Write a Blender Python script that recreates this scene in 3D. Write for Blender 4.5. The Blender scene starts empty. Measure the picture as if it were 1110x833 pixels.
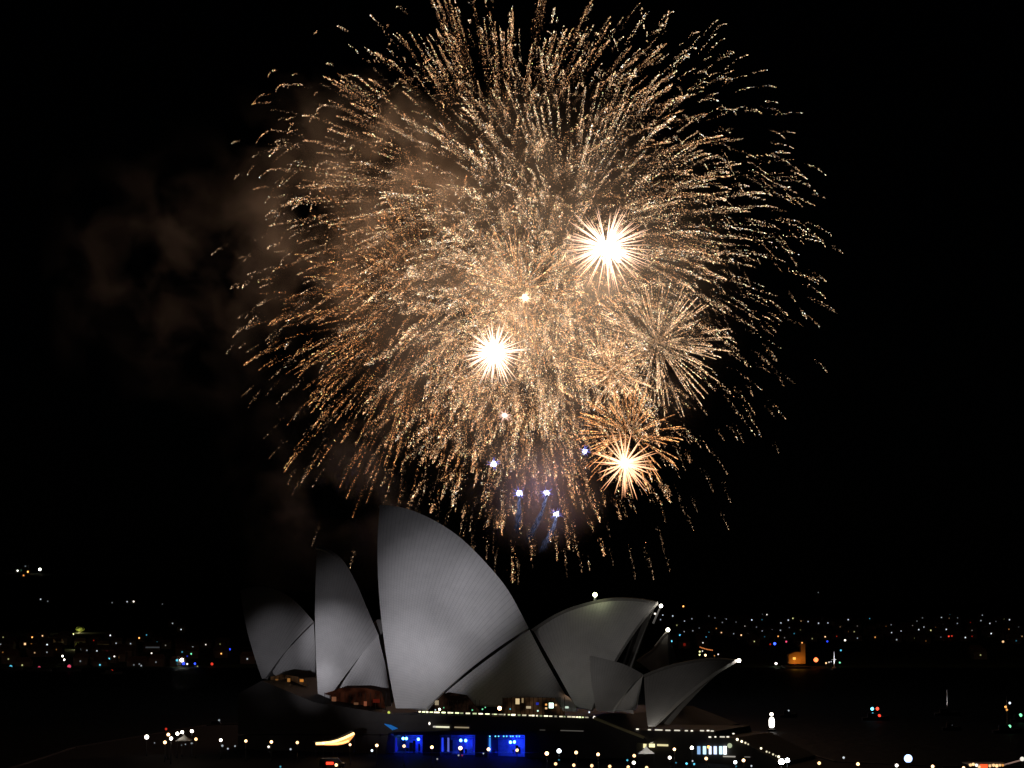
import bpy, math, random
import numpy as np
from mathutils import Vector, Matrix
random.seed(7); rng = np.random.default_rng(11)
sc = bpy.context.scene
C = sc.collection

# ------------------------------------------------------------------ camera
FPX = 2250.0                      # focal length in photo pixels (photo 1110 x 833)
HOR = 655.0
PITCH = math.atan((HOR - 416.5) / FPX)
CAM = Vector((0, 0, 42))
cd = bpy.data.cameras.new('camera'); cam = bpy.data.objects.new('camera', cd); C.objects.link(cam)
cam.location = CAM; cam.rotation_euler = (math.pi/2 + PITCH, 0, 0)
cd.sensor_width = 36; cd.lens = 36 * FPX / 1110; cd.clip_start = 1; cd.clip_end = 20000
sc.camera = cam
# ------------------------------------------------------------------ night sky, moonlight, exposure
w = bpy.data.worlds.new('World'); sc.world = w; w.use_nodes = True
nt = w.node_tree; bg = nt.nodes['Background']
sky = nt.nodes.new('ShaderNodeTexSky'); sky.sky_type = 'NISHITA'; sky.sun_disc = False
sky.sun_elevation = math.radians(35); sky.sun_rotation = math.radians(210); sky.dust_density = 1.5
nt.links.new(sky.outputs[0], bg.inputs[0]); bg.inputs[1].default_value = 0.00003
sd = bpy.data.lights.new('moonlight', 'SUN'); sd.energy = 0.001; sd.angle = math.radians(0.5); sd.color = (1, .95, .88)
so = bpy.data.objects.new('moonlight', sd); C.objects.link(so); so.rotation_euler = (math.radians(55), 0, math.radians(-30))
vs = sc.view_settings; vs.view_transform = 'Standard'; vs.look = 'None'; vs.gamma = 1; vs.exposure = 0; vs.use_curve_mapping = False
cy = sc.cycles
cy.use_denoising = True; cy.max_bounces = 4; cy.diffuse_bounces = 2; cy.glossy_bounces = 2; cy.volume_bounces = 0
cy.transparent_max_bounces = 8; cy.sample_clamp_indirect = 2; cy.caustics_reflective = False; cy.caustics_refractive = False
cy.volume_step_rate = 1.0; cy.use_adaptive_sampling = False

# ------------------------------------------------------------------ projection helpers: a photo pixel gives a direction, depth comes from the place
cp, sp_ = math.cos(PITCH), math.sin(PITCH)
def ray(px, py):
    a = (px - 555) / FPX; b = -(py - 416.5) / FPX
    return Vector((a, cp - b * sp_, sp_ + b * cp))
def at_y(px, py, Y): d = ray(px, py); return CAM + d * (Y / d.y)
def at_z(px, py, z): d = ray(px, py); return CAM + d * ((z - CAM.z) / d.z)
def on_plane(px, py, P, n): d = ray(px, py); return CAM + d * ((Vector(P) - CAM).dot(n) / d.dot(n))

# ------------------------------------------------------------------ materials
MATS = {}
def pbr(name, col, rough=.7, metal=0, spec=.08, noise=None, bump=0, scale=1.0):
    if name in MATS: return MATS[name]
    m = bpy.data.materials.new(name); m.use_nodes = True; t = m.node_tree; b = t.nodes['Principled BSDF']
    b.inputs['Base Color'].default_value = (*col, 1); b.inputs['Roughness'].default_value = rough; b.inputs['Metallic'].default_value = metal; b.inputs['Specular IOR Level'].default_value = spec
    if noise:
        tc = t.nodes.new('ShaderNodeTexCoord'); n = t.nodes.new('ShaderNodeTexNoise'); n.inputs['Scale'].default_value = scale; n.inputs['Detail'].default_value = 6
        t.links.new(tc.outputs['Object'], n.inputs['Vector'])
        r = t.nodes.new('ShaderNodeMapRange'); r.inputs['To Min'].default_value = 1 - noise; r.inputs['To Max'].default_value = 1 + noise
        t.links.new(n.outputs[0], r.inputs[0])
        mx = t.nodes.new('ShaderNodeVectorMath'); mx.operation = 'SCALE'; mx.inputs[0].default_value = col
        t.links.new(r.outputs[0], mx.inputs['Scale']); t.links.new(mx.outputs[0], b.inputs['Base Color'])
        if bump:
            bp = t.nodes.new('ShaderNodeBump'); bp.inputs['Strength'].default_value = bump; bp.inputs['Distance'].default_value = .3
            t.links.new(n.outputs[0], bp.inputs['Height']); t.links.new(bp.outputs[0], b.inputs['Normal'])
    MATS[name] = m; return m
def glow(name, col, strength, sampled=True):
    if name in MATS: return MATS[name]
    m = bpy.data.materials.new(name); m.use_nodes = True; t = m.node_tree; t.nodes.clear()
    e = t.nodes.new('ShaderNodeEmission'); o = t.nodes.new('ShaderNodeOutputMaterial')
    e.inputs[0].default_value = (*col, 1); e.inputs[1].default_value = strength; t.links.new(e.outputs[0], o.inputs[0])
    m.cycles.emission_sampling = 'AUTO' if sampled else 'NONE'
    MATS[name] = m; return m
def spark_mat():
    m = bpy.data.materials.new('burning_stars'); m.use_nodes = True; t = m.node_tree; t.nodes.clear()
    a = t.nodes.new('ShaderNodeAttribute'); a.attribute_name = 'ember'
    e = t.nodes.new('ShaderNodeEmission'); o = t.nodes.new('ShaderNodeOutputMaterial'); e.inputs[1].default_value = 1
    t.links.new(a.outputs['Color'], e.inputs[0]); t.links.new(e.outputs[0], o.inputs[0])
    m.cycles.emission_sampling = 'NONE'; return m
SPARK = spark_mat()
def tile_mat():
    m = bpy.data.materials.new('ceramic_roof_tile'); m.use_nodes = True; t = m.node_tree; b = t.nodes['Principled BSDF']
    L = t.links; N = t.nodes.new
    uv = N('ShaderNodeUVMap'); sx = N('ShaderNodeSeparateXYZ'); L.new(uv.outputs[0], sx.inputs[0])
    def line(sock, width):      # 1 on thin joint lines at every integer
        f = N('ShaderNodeMath'); f.operation = 'FRACT'; L.new(sock, f.inputs[0])
        g = N('ShaderNodeMath'); g.operation = 'LESS_THAN'; L.new(f.outputs[0], g.inputs[0]); g.inputs[1].default_value = width
        return g.outputs[0]
    tri = N('ShaderNodeMath'); tri.operation = 'PINGPONG'; tri.inputs[1].default_value = .5; L.new(sx.outputs[0], tri.inputs[0])
    ch = N('ShaderNodeMath'); ch.operation = 'ADD'; L.new(sx.outputs[1], ch.inputs[0]); L.new(tri.outputs[0], ch.inputs[1])
    mx = N('ShaderNodeMath'); mx.operation = 'MAXIMUM'; L.new(line(sx.outputs[0], .13), mx.inputs[0]); L.new(line(ch.outputs[0], .13), mx.inputs[1])
    tc = N('ShaderNodeTexCoord'); n = N('ShaderNodeTexNoise'); n.inputs['Scale'].default_value = .35; n.inputs['Detail'].default_value = 8; n.inputs['Roughness'].default_value = .7
    L.new(tc.outputs['Object'], n.inputs['Vector'])
    r = N('ShaderNodeMapRange'); r.inputs['To Min'].default_value = .55; r.inputs['To Max'].default_value = .8; L.new(n.outputs[0], r.inputs[0])
    k = N('ShaderNodeMath'); k.operation = 'MULTIPLY_ADD'; k.inputs[1].default_value = -.15; L.new(mx.outputs[0], k.inputs[0]); L.new(r.outputs[0], k.inputs[2])
    cmb = N('ShaderNodeCombineColor'); L.new(k.outputs[0], cmb.inputs[0])
    k2 = N('ShaderNodeMath'); k2.operation = 'MULTIPLY'; k2.inputs[1].default_value = .97; L.new(k.outputs[0], k2.inputs[0]); L.new(k2.outputs[0], cmb.inputs[1])
    k3 = N('ShaderNodeMath'); k3.operation = 'MULTIPLY'; k3.inputs[1].default_value = .94; L.new(k.outputs[0], k3.inputs[0]); L.new(k3.outputs[0], cmb.inputs[2])
    L.new(cmb.outputs[0], b.inputs['Base Color']); b.inputs['Roughness'].default_value = .5; b.inputs['Specular IOR Level'].default_value = .25
    return m
TILE = tile_mat()
CONC = pbr('dark_granite_cladding', (.055, .05, .047), .8, noise=.35, scale=.3)
PAVE = pbr('granite_paving', (.028, .027, .027), .75, noise=.4, scale=.4)
METAL = pbr('dark_metal', (.06, .06, .065), .45, .7)
GLASSD = pbr('bronze_glass', (.03, .02, .015), .12, spec=.5)
WHITEP = pbr('white_canvas', (.75, .74, .72), .8, noise=.1, scale=.8)
DARKP = pbr('dark_paint', (.03, .035, .04), .4)
PLASTER = pbr('house_render', (.12, .10, .09), .85, noise=.2, scale=.2)
ROOFT = pbr('house_roof_tile', (.10, .06, .05), .85, noise=.3, scale=.6)
COL = dict(s=(.42, .6, 1), w=(1, .93, .8), y=(1, .6, .28), o=(1, .42, .10), r=(1, .06, .03), b=(.03, .07, 1), c=(.15, .75, 1), g=(.25, 1, .5), d=(.75, .85, .9), k=(.75, .75, .3), p=(1, .1, .2))
CNAME = dict(w='white', y='warm yellow', o='orange', r='red', b='blue', c='cyan', g='green', d='pale grey', k='olive yellow', p='pinkish red')

# ------------------------------------------------------------------ mesh builder
class MB:
    def __init__(s): s.v = []; s.f = []
    def add(s, vs, fs):
        o = len(s.v); s.v += [tuple(q) for q in vs]; s.f += [tuple(i + o for i in f) for f in fs]; return s
    def box(s, c, dx, dy, dz, ang=0, taper=1):
        ca, sa = math.cos(ang), math.sin(ang); vs = []
        for k, zz in enumerate((-dz/2, dz/2)):
            q = taper if k else 1
            for x, y in ((-dx/2, -dy/2), (dx/2, -dy/2), (dx/2, dy/2), (-dx/2, dy/2)):
                vs.append((c[0] + q*(x*ca - y*sa), c[1] + q*(x*sa + y*ca), c[2] + zz))
        return s.add(vs, [(3,2,1,0),(4,5,6,7),(0,1,5,4),(1,2,6,5),(2,3,7,6),(3,0,4,7)])
    def beam(s, a, b, r, r2=None, n=8):
        a = Vector(a); b = Vector(b); d = (b - a).normalized(); u = d.orthogonal().normalized(); v = d.cross(u); r2 = r if r2 is None else r2
        vs = [a + (u*math.cos(t) + v*math.sin(t))*r for t in [2*math.pi*k/n for k in range(n)]] + [b + (u*math.cos(t) + v*math.sin(t))*r2 for t in [2*math.pi*k/n for k in range(n)]]
        fs = [(k, (k+1) % n, n+(k+1) % n, n+k) for k in range(n)] + [tuple(range(n-1, -1, -1)), tuple(range(n, 2*n))]
        return s.add(vs, fs)
    def lathe(s, c, prof, n=12):      # prof: (radius, z) rows
        vs = []; fs = []
        for r, z in prof:
            for k in range(n): t = 2*math.pi*k/n; vs.append((c[0]+r*math.cos(t), c[1]+r*math.sin(t), c[2]+z))
        for j in range(len(prof)-1):
            for k in range(n): fs.append((j*n+k, j*n+(k+1) % n, (j+1)*n+(k+1) % n, (j+1)*n+k))
        fs.append(tuple(range(n-1, -1, -1))); fs.append(tuple((len(prof)-1)*n+k for k in range(n)))
        return s.add(vs, fs)
    def ball(s, c, r, n=10, sz=1):
        return s.lathe(c, [(r*max(.02, math.sin(a)), -r*sz*math.cos(a)) for a in [math.pi*k/8 for k in range(9)]], n)
    def prism(s, pts, ext):           # planar outline (3D points) pushed by a vector
        n = len(pts); pts = [Vector(p) for p in pts]; ext = Vector(ext)
        return s.add(pts + [p + ext for p in pts], [tuple(range(n)), tuple(range(2*n-1, n-1, -1))] + [(k, n+k, n+(k+1) % n, (k+1) % n) for k in range(n)])
    def build(s, name, mat, parent=None, smooth=False, origin=None):
        me = bpy.data.meshes.new(name); base = Vector((0, 0, 0))
        if parent is not None: base = parent.location
        elif origin is not None: base = Vector(origin)
        me.from_pydata([(x-base[0], y-base[1], z-base[2]) for x, y, z in s.v], [], s.f); me.validate(); me.update()
        if smooth: me.polygons.foreach_set('use_smooth', [True]*len(me.polygons))
        me.materials.append(mat); o = bpy.data.objects.new(name, me); C.objects.link(o)
        if parent is not None: o.parent = parent
        else: o.location = base
        return o
def empty(name, loc, label, cat, group=None):
    o = bpy.data.objects.new(name, None); C.objects.link(o); o.location = Vector(loc); o.empty_display_size = .5
    return tag(o, label, cat, group)
def tag(o, label, cat, group=None, kind=None):
    if label: o['label'] = label
    if cat: o['category'] = cat
    if group: o['group'] = group
    if kind: o['kind'] = kind
    return o
def structure(o): o['kind'] = 'structure'; return o
def light(name, typ, loc, energy, col=(1, 1, 1), size=.5, target=None, angle=30, blend=1.0):
    l = bpy.data.lights.new(name, typ); l.energy = energy; l.color = col; l.shadow_soft_size = size
    if typ == 'SPOT': l.spot_size = math.radians(angle); l.spot_blend = blend
    o = bpy.data.objects.new(name, l); C.objects.link(o); o.location = loc
    if target is not None: o.rotation_euler = (Vector(target) - Vector(loc)).to_track_quat('-Z', 'Y').to_euler()
    return o
ORD = ['', 'first', 'second', 'third', 'fourth', 'fifth', 'sixth', 'seventh', 'eighth', 'ninth', 'tenth', 'eleventh', 'twelfth', 'thirteenth', 'fourteenth', 'fifteenth', 'sixteenth', 'seventeenth', 'eighteenth', 'nineteenth', 'twentieth', 'twenty-first', 'twenty-second', 'twenty-third', 'twenty-fourth']

# ------------------------------------------------------------------ SETTING: harbour water, far terrain, promenade
WZ, GZ = 3.0, 8.0
wm = pbr('harbour_water', (.002, .004, .006), .6)
wm.node_tree.nodes['Principled BSDF'].inputs['Specular IOR Level'].default_value = .015; PAVE.node_tree.nodes['Principled BSDF'].inputs['Specular IOR Level'].default_value = .01
t = wm.node_tree; tc = t.nodes.new('ShaderNodeTexCoord'); n1 = t.nodes.new('ShaderNodeTexNoise'); n1.inputs['Scale'].default_value = .25; n1.inputs['Detail'].default_value = 6
t.links.new(tc.outputs['Object'], n1.inputs['Vector']); bp = t.nodes.new('ShaderNodeBump'); bp.inputs['Strength'].default_value = .6; bp.inputs['Distance'].default_value = 1.2
t.links.new(n1.outputs[0], bp.inputs['Height']); t.links.new(bp.outputs[0], t.nodes['Principled BSDF'].inputs['Normal'])
structure(MB().add([(-9000, -200, WZ), (9000, -200, WZ), (9000, 15000, WZ), (-9000, 15000, WZ)], [(0, 1, 2, 3)]).build('water', wm))
def T(x, D):
    if D < 1290: return WZ - 2
    u = min((D - 1290) / 1700, 1.6)
    z = 42 - (722 - 62 * min(u, 1.05)**.8 - 655) / FPX * D
    z += 55 * math.exp(-((x + 720) / 330)**2 - ((D - 3400) / 500)**2)
    z += 3 * math.sin(x * .013 + D * .004) * min(1, u * 3) + 2 * math.sin(x * .031 + 1)*min(1, u*3)
    return max(z, WZ + .6)
xs = np.linspace(-2600, 2600, 131); ys = np.concatenate([[1288], np.linspace(1292, 5200, 80)])
tv = [(x * (.6 + .4 * y / 5200), y, T(x * (.6 + .4 * y / 5200), y)) for y in ys for x in xs]; nx = len(xs)
m = MB(); m.add(tv, [(j*nx+i, j*nx+i+1, (j+1)*nx+i+1, (j+1)*nx+i) for j in range(len(ys)-1) for i in range(nx-1)])
structure(m.build('hills', pbr('dark_bushland', (.03, .045, .025), .95, noise=.5, scale=.05), smooth=True))
prom = [(-104, 372), (-104, 500), (-86, 590), (-30, 640), (40, 600), (62, 530), (70, 455), (90, 442), (420, 436), (420, 372)]
structure(MB().prism([(x, y, WZ - 4) for x, y in prom], (0, 0, GZ - WZ + 4)).build('promenade', PAVE))
for a, b in zip(prom[:4], prom[1:5]):      # sea wall coping along the water's edge
    pass
m = MB()
for a, b in zip(prom, prom[1:]):
    d = (Vector((*b, 0)) - Vector((*a, 0))); c_ = (Vector((*a, GZ)) + Vector((*b, GZ))) / 2
    m.box((c_.x, c_.y, GZ + .12), d.length - .8, .7, .24, math.atan2(d.y, d.x))
structure(m.build('promenade_kerb', CONC))

# ------------------------------------------------------------------ OPERA HOUSE
A = math.radians(25)
DX = Vector((-math.cos(A), math.sin(A), 0)); MM = Vector((-math.sin(A), -math.cos(A), 0))    # along the hall, towards the quay
P_HALL = at_y(500, 700, 500)
opera = empty('opera_house', (10, 490, GZ), 'white tiled opera house with tall pointed sail roofs on a dark podium under the fireworks', 'opera house')
def curve(pts, t):      # resample a pixel polyline (Catmull-Rom)
    n = len(pts) - 1; f = min(t * n, n - 1e-6); i = int(f); u = f - i
    p = [pts[max(i-1, 0)], pts[i], pts[i+1], pts[min(i+2, n)]]
    return tuple(.5*((2*p[1][k]) + (-p[0][k]+p[2][k])*u + (2*p[0][k]-5*p[1][k]+4*p[2][k]-p[3][k])*u*u + (-p[0][k]+3*p[1][k]-3*p[2][k]+p[3][k])*u**3) for k in range(2))
def patch(P, th, name, parent, mat, nu=8.0, nv=30.0):
    nu *= 3; nv *= 2
    nt_, ns_ = P.shape[:2]
    du = np.gradient(P, axis=0); dv = np.gradient(P, axis=1); N = np.cross(du, dv); N /= np.maximum(np.linalg.norm(N, axis=2, keepdims=True), 1e-6)
    if N[nt_//2, ns_//2] @ np.array(MM) < 0: N = -N
    if name.endswith('@far'): N = -N; name = name[:-4]
    Q = P - N * th
    vs = [tuple(p) for p in P.reshape(-1, 3)] + [tuple(p) for p in Q.reshape(-1, 3)]; K = nt_*ns_; fs = []; g = lambda i, j: i*ns_+j
    for i in range(nt_-1):
        for j in range(ns_-1):
            fs.append((g(i, j), g(i+1, j), g(i+1, j+1), g(i, j+1))); fs.append((K+g(i, j), K+g(i, j+1), K+g(i+1, j+1), K+g(i+1, j)))
    for i in range(nt_-1): fs.append((g(i, 0), K+g(i, 0), K+g(i+1, 0), g(i+1, 0))); fs.append((g(i, ns_-1), g(i+1, ns_-1), K+g(i+1, ns_-1), K+g(i, ns_-1)))
    for j in range(ns_-1): fs.append((g(0, j), g(0, j+1), K+g(0, j+1), K+g(0, j))); fs.append((g(nt_-1, j), K+g(nt_-1, j), K+g(nt_-1, j+1), g(nt_-1, j+1)))
    me = bpy.data.meshes.new(name); base = parent.location if parent.parent is None else Vector((0, 0, 0))
    me.from_pydata([(a-base[0], b-base[1], c-base[2]) for a, b, c in vs], [], fs); me.update()
    uvl = me.uv_layers.new(name='UVMap'); ij = [(i/(nt_-1)*nu, j/(ns_-1)*nv) for i in range(nt_) for j in range(ns_)]*2
    for lp in me.loops: uvl.data[lp.index].uv = ij[lp.vertex_index]
    me.materials.append(mat); o = bpy.data.objects.new(name, me); C.objects.link(o); o.parent = parent
    return o
RIBM = pbr('shaded_concrete_rib', (.22, .21, .2), .85, noise=.2, scale=.4)  # concrete kept dark so the inner rib and unlit shells read as shaded
def half_shell(feet, ridge, wdt, P=P_HALL, off=0, mat=TILE, b=.085, far=True, name='roof_shell', th=.9, glass=True, nu=8, nv=30, nt_=29, ns_=25, fw=1.0):
    P0 = Vector(P) + MM * off; mm = Vector(MM)
    G = np.zeros((nt_, ns_, 3))
    for i in range(nt_):
        t_ = i/(nt_-1)
        F = on_plane(feet[0][0]*(1-t_)+feet[1][0]*t_, feet[0][1]*(1-t_)+feet[1][1]*t_, P0 + mm*wdt, mm)
        R = on_plane(*curve(ridge, t_), P0, mm); ch = R - F; N = DX.cross(ch).normalized()
        if N.dot(mm) < 0: N = -N
        for j in range(ns_):
            s = j/(ns_-1); G[i, j] = F + ch*s + N*(b*(1-.55*t_)*ch.length*4*s*(1-s))
    near = patch(G, th, name, opera, mat, nu, nv)
    if far:
        n_ = np.array(mm); H = G - (1+fw)*((G - np.array(P0)) @ n_)[..., None]*n_
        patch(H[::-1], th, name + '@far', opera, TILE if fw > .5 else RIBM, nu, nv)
        if glass:   # bronze glass wall hung inside the open mouth
            e1, e2 = G[0], H[0]; inset = np.array(G[1].mean(0) - G[0].mean(0)); inset = inset/np.linalg.norm(inset)*1.3
            gm = np.array([[e1[j]*(1-q) + e2[j]*q + inset for j in range(0, ns_-2)] for q in np.linspace(.06, .97, 7)])
            patch(gm, .15, 'glass_wall', opera, GLASSD)
    return near, G
# tallest shell (mouth to the left), its side shell, the south-facing back shell
S1, G1 = half_shell([(429, 768), (462, 768)], [(412, 547), (440, 551.5), (470, 564), (500, 584), (530, 614), (552, 642), (573, 681)], 22, nu=14, nv=40)
half_shell([(625, 768), (470, 762)], [(613, 754), (602, 735), (588, 710), (574, 683)], 9, name='side_shell', far=False, off=7, b=.06, nu=9, nv=16)
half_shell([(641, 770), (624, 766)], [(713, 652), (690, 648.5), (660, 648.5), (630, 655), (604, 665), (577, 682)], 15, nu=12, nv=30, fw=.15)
# second shell with its side shell
half_shell([(345, 758), (357, 756)], [(344, 592), (357, 596), (372, 608), (386, 632), (398, 660), (410, 688)], 16, off=1, b=.035, nu=9, nv=34)
half_shell([(425, 768), (361, 749)], [(421, 740), (417, 718), (412, 698), (410, 688)], 6, name='side_shell', far=False, off=4, b=.03, nu=6, nv=14)
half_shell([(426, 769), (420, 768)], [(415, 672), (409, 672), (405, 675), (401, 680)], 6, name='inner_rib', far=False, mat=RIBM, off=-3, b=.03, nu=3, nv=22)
# third, lowest shell at the far left with its side shell
half_shell([(284, 736), (288, 735)], [(261, 640), (280, 636), (300, 640), (320, 652), (340, 674)], 12, off=-8, nu=8, nv=22)
half_shell([(341, 764), (291, 727)], [(342, 740), (342, 715), (341, 690), (340, 676)], 5, name='side_shell', far=False, off=-5, b=.03, nu=6, nv=14)
# second hall behind: only its south shell shows right of the back shell
half_shell([(729, 745), (724, 745)], [(724, 685), (718, 690), (709, 702), (690, 716)], 6, off=-48, nu=6, nv=16, fw=.3, mat=RIBM)  # dark concrete colour in place of tile stands for this shell lying unlit
# restaurant shells in front, low
half_shell([(646, 770), (664, 770)], [(640, 711), (658, 715), (678, 721), (697, 731)], 7, off=33, nu=6, nv=16)
half_shell([(686, 770), (665, 770)], [(689, 764), (692, 752), (695, 741), (697, 732)], 3, off=35, name='side_shell', far=False, b=.03, nu=4, nv=8)
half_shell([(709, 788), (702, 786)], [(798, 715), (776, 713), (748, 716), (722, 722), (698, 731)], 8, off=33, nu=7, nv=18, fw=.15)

# podium: front outline in the plane of the west facade, pushed back
PF = at_y(550, 790, 466)
def pf(px, py, back=0): return on_plane(px, py, PF - MM*back, MM)
def face_prism(pts, back, depth, name, mat, parent=opera): return MB().prism([pf(x, y, back) for x, y in pts], -MM*depth).build(name, mat, parent)
face_prism([(258, 752), (284, 738), (342, 762), (425, 774.5), (644, 779), (700, 801), (700, 806), (568, 797), (258, 796)], 0, 62, 'podium', CONC)
for x0, x1 in ((258, 427), (458, 477), (515, 528.5), (569, 690)):        # piers under the podium slab, the bays lie between them
    face_prism([(x0, 797.2), (x1, 797.2), (x1, 822), (x0, 822)], .3, 5.5, 'pier', CONC)
face_prism([(258, 797), (690, 797), (690, 823), (258, 823)], 6.2, 2, 'undercroft_wall', pbr('uneven_lit_concrete', (.4, .4, .42), .8, noise=.7, scale=1.3))  # strong blotches in the wall colour make the blue light look uneven
for k, z in enumerate((783.5, 791.5)): face_prism([(262, z), (640, z+1.5), (640, z+2.1), (262, z+.6)], -.25, .3, 'string_course', CONC)
# terrace block and monumental steps at the south end
face_prism([(655, 791.5), (774, 793.3), (776, 799.5), (797, 800.5), (848, 827), (848, 845), (655, 845)], 5, 24, 'terrace', CONC)
m = MB()
for k in range(26):
    u0, u1 = k/26, (k+1)/26; a = (797 + 51*u0, 800.5 + 26.5*u0); b = (797 + 51*u1, 800.5 + 26.5*u1)
    m.prism([pf(a[0], a[1]-.3, 7), pf(b[0], a[1]-.3, 7), pf(b[0], b[1]+1.5, 7), pf(a[0], b[1]+1.5, 7)], -MM*20)
m.build('staircase', CONC, opera)
face_prism([(643.5, 777.3), (697, 798.5), (697, 801), (643.5, 780)], -.4, .8, 'stair_parapet', pbr('olive_lit_stone', (.4, .36, .2), .8, noise=.2, scale=.5))  # pale olive colour stands for the dim light on the parapet
face_prism([(425, 772.6), (643.5, 777), (643.5, 777.6), (425, 773.2)], .1, .12, 'handrail', METAL)
face_prism([(655, 789.7), (774, 791.4), (774, 792), (655, 790.3)], 5.1, .12, 'handrail', METAL)
m = MB(); 
for k in range(90):
    x = 426 + k*2.42; a = pf(x, 772.8 + (x-425)*.0201, .16); m.box((a.x, a.y, a.z-.3), .06, .06, .6)
m.beam(pf(425, 773.4, .16), pf(643.5, 777.7, .16), .04, n=4); m.build('balustrade', METAL, opera)
# glazed foyers between side shells and podium
FOY = pbr('foyer_interior', (.25, .10, .05), .6, noise=.5, scale=.3)
BRONZE = pbr('bronze_frame', (.02, .015, .01), .7)
def foyer(x0, y0, x1, y1, top, back, warm, nm=8):
    pts = [(x0, y1), (x0, y0)] + top + [(x1, y1)]
    MB().prism([pf(x, y, back+3.5) for x, y in pts], -MM*.5).build('foyer_wall', warm, opera)
    m = MB()
    for k in range(nm+1):
        x = x0 + (x1-x0)*k/nm; a = pf(x, y1, back); b = pf(x, y0 - 1, back); m.beam(a, b, .09, n=4)
    m.build('mullion', BRONZE, opera)
def foyer_mat(name, col, st):
    m = glow(name, col, st, False); t = m.node_tree; e = t.nodes['Emission']; tc = t.nodes.new('ShaderNodeTexCoord'); n = t.nodes.new('ShaderNodeTexNoise'); n.inputs['Scale'].default_value = .28; n.inputs['Detail'].default_value = 5
    t.links.new(tc.outputs['Object'], n.inputs['Vector']); r = t.nodes.new('ShaderNodeMapRange'); r.inputs['From Min'].default_value = .42; r.inputs['From Max'].default_value = .72; r.inputs['To Min'].default_value = st*.12; r.inputs['To Max'].default_value = st*2.2
    t.links.new(n.outputs[0], r.inputs[0]); t.links.new(r.outputs[0], e.inputs[1]); return m
FW1 = foyer_mat('foyer_light_red', (.014, .004, .002), 1); FW2 = foyer_mat('foyer_light_brown', (.022, .011, .005), 1); FW3 = foyer_mat('foyer_light_dim', (.01, .005, .003), 1)
foyer(352, 752, 418, 771, [(370, 746), (395, 746), (412, 750)], 6, FW1, 12)
foyer(293, 734, 334, 744, [(305, 731), (322, 734)], 8, FW2, 8)
foyer(462, 760, 520, 772, [(485, 751), (505, 754)], 6, FW3, 12)
foyer(545, 757, 612, 776, [(560, 756), (600, 757)], 6, FW2, 14)
# lit windows and lamps fixed to the building
def wl(px, py, w_, h_, col, st, back=2, name='window_light', par=opera, round_=False):
    k = PF.y / FPX; c_ = pf(px, py, back); m = MB()
    if round_: m.ball(c_, w_*k/2, 10, h_/w_)
    else: m.box(c_, w_*k, .3, h_*k, -A)
    return m.build(name, glow(f'g_{name}_{col}_{st}', COL[col] if isinstance(col, str) else col, st, False), par)
for px, py, w_, h_, c, st in [(473.5, 762, 4, 5, (.5,.4,.25), .6), (561, 760.5, 4, 6, (1,.75,.4), .7), (566.5, 759.5, 1.5, 5, (1,.7,.35), .25), (573, 767, 5, 2.5, (1,.8,.5), .45), (582.5, 763, 2.5, 2.5, 'b', .35),
    (592, 764, 1.6, 1.8, 'o', 1), (592, 768, 1.8, 1.8, 'y', .9), (597.5, 765, 4.5, 5.5, (.7,1,.8), 3), (602.5, 764.5, 2, 2, 'y', .6), (614.5, 767, 3.5, 2.2, (.8,1,.8), .7),
    (300, 737, 3, 1.5, 'o', .15), (313, 737.5, 3, 4, 'o', .3), (327, 738, 4, 3, (1,.35,.05), .55), (362, 758, 5, 5, (1,.4,.2), .15), (386, 763, 5, 2.5, (.9,.4,.2), .12), (396, 763, 3, 5, (1,.3,.15), .2), (408, 760, 8, 4, (1,.1,.05), .06)]:
    wl(px, py, w_, h_, c, st, 4.5, 'window')
for px, py, w_, h_, c, st in [(476.5, 769.2, 2.6, 2.6, (.9,1,.75), 5), (421.5, 772.5, 3, 3, (.7,.8,.15), .8), (541.5, 768, 4, 4, (1,.55,.25), 14), (583, 770.8, 1.8, 1.8, (.7,1,.8), 1.2), (553, 768.8, 1.4, 1.4, 'c', .7), (523, 769, 1.8, 1.8, 'g', .7),
    (526, 767, 1.4, 1.4, 'g', .8), (638.7, 772.2, 1.7, 1.7, 'd', 1.6), (644.2, 778, 2.8, 3.2, 'w', 1.6), (472, 769.8, 1.6, 1.6, 'd', .8), (481, 767.4, 1.3, 1.3, 'g', .6), (512, 770, 1.6, 1.6, 'g', .7)]:
    wl(px, py, w_, h_, c, st, .3, 'terrace_lamp', round_=True)
R2 = random.Random(3); x = 454.0; i = 0
while x < 636:                       # rail lights along the podium edge
    wd = R2.uniform(1.2, 4.5); wl(x + wd/2, 771.8 + (x-454)*.0335, wd, R2.uniform(1, 1.7), (1, .9, .62) if R2.random() < .6 else (.85, .95, .5), round(R2.choice([.35, .7, 1.2, 2.2, 1.8]), 2), .05, 'rail_light'); x += wd + R2.uniform(.5, 3.2)
for px, wd, py in [(691, 2.5, 790.6), (704, 3, 791.3), (714, 8, 791.5), (724, 5, 791.9), (734, 6, 792), (744, 3, 792.3), (750, 2, 792.5), (761, 4, 792.3), (767.5, 2.5, 792.2), (772, 3, 792.6), (769.5, 2.5, 799.2), (775.5, 1.6, 799), (783, 5, 799), (789, 2.4, 799), (795, 1.8, 795.5)]:
    wl(px, py, wd, 1.2, (1, .93, .75), .75 if wd > 2.6 else 1.3, 4.9, 'rail_light')
for px, py, s_, st in [(799.2, 802.3, 2.6, 3), (804, 804.5, 2.4, 2.5), (808, 806, 2.2, 1), (811, 807.5, 1.8, .7), (825, 812, 2.2, 2), (831, 815.5, 2, .9), (834, 816.5, 1.6, .6), (838, 818.5, 2, .9), (841, 820, 1.5, .6), (844, 821, 2.6, 2.2)]:
    wl(px, py - .5, s_, s_, (1, .9, .6), st, 4.8, 'stair_light', round_=True)
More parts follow.
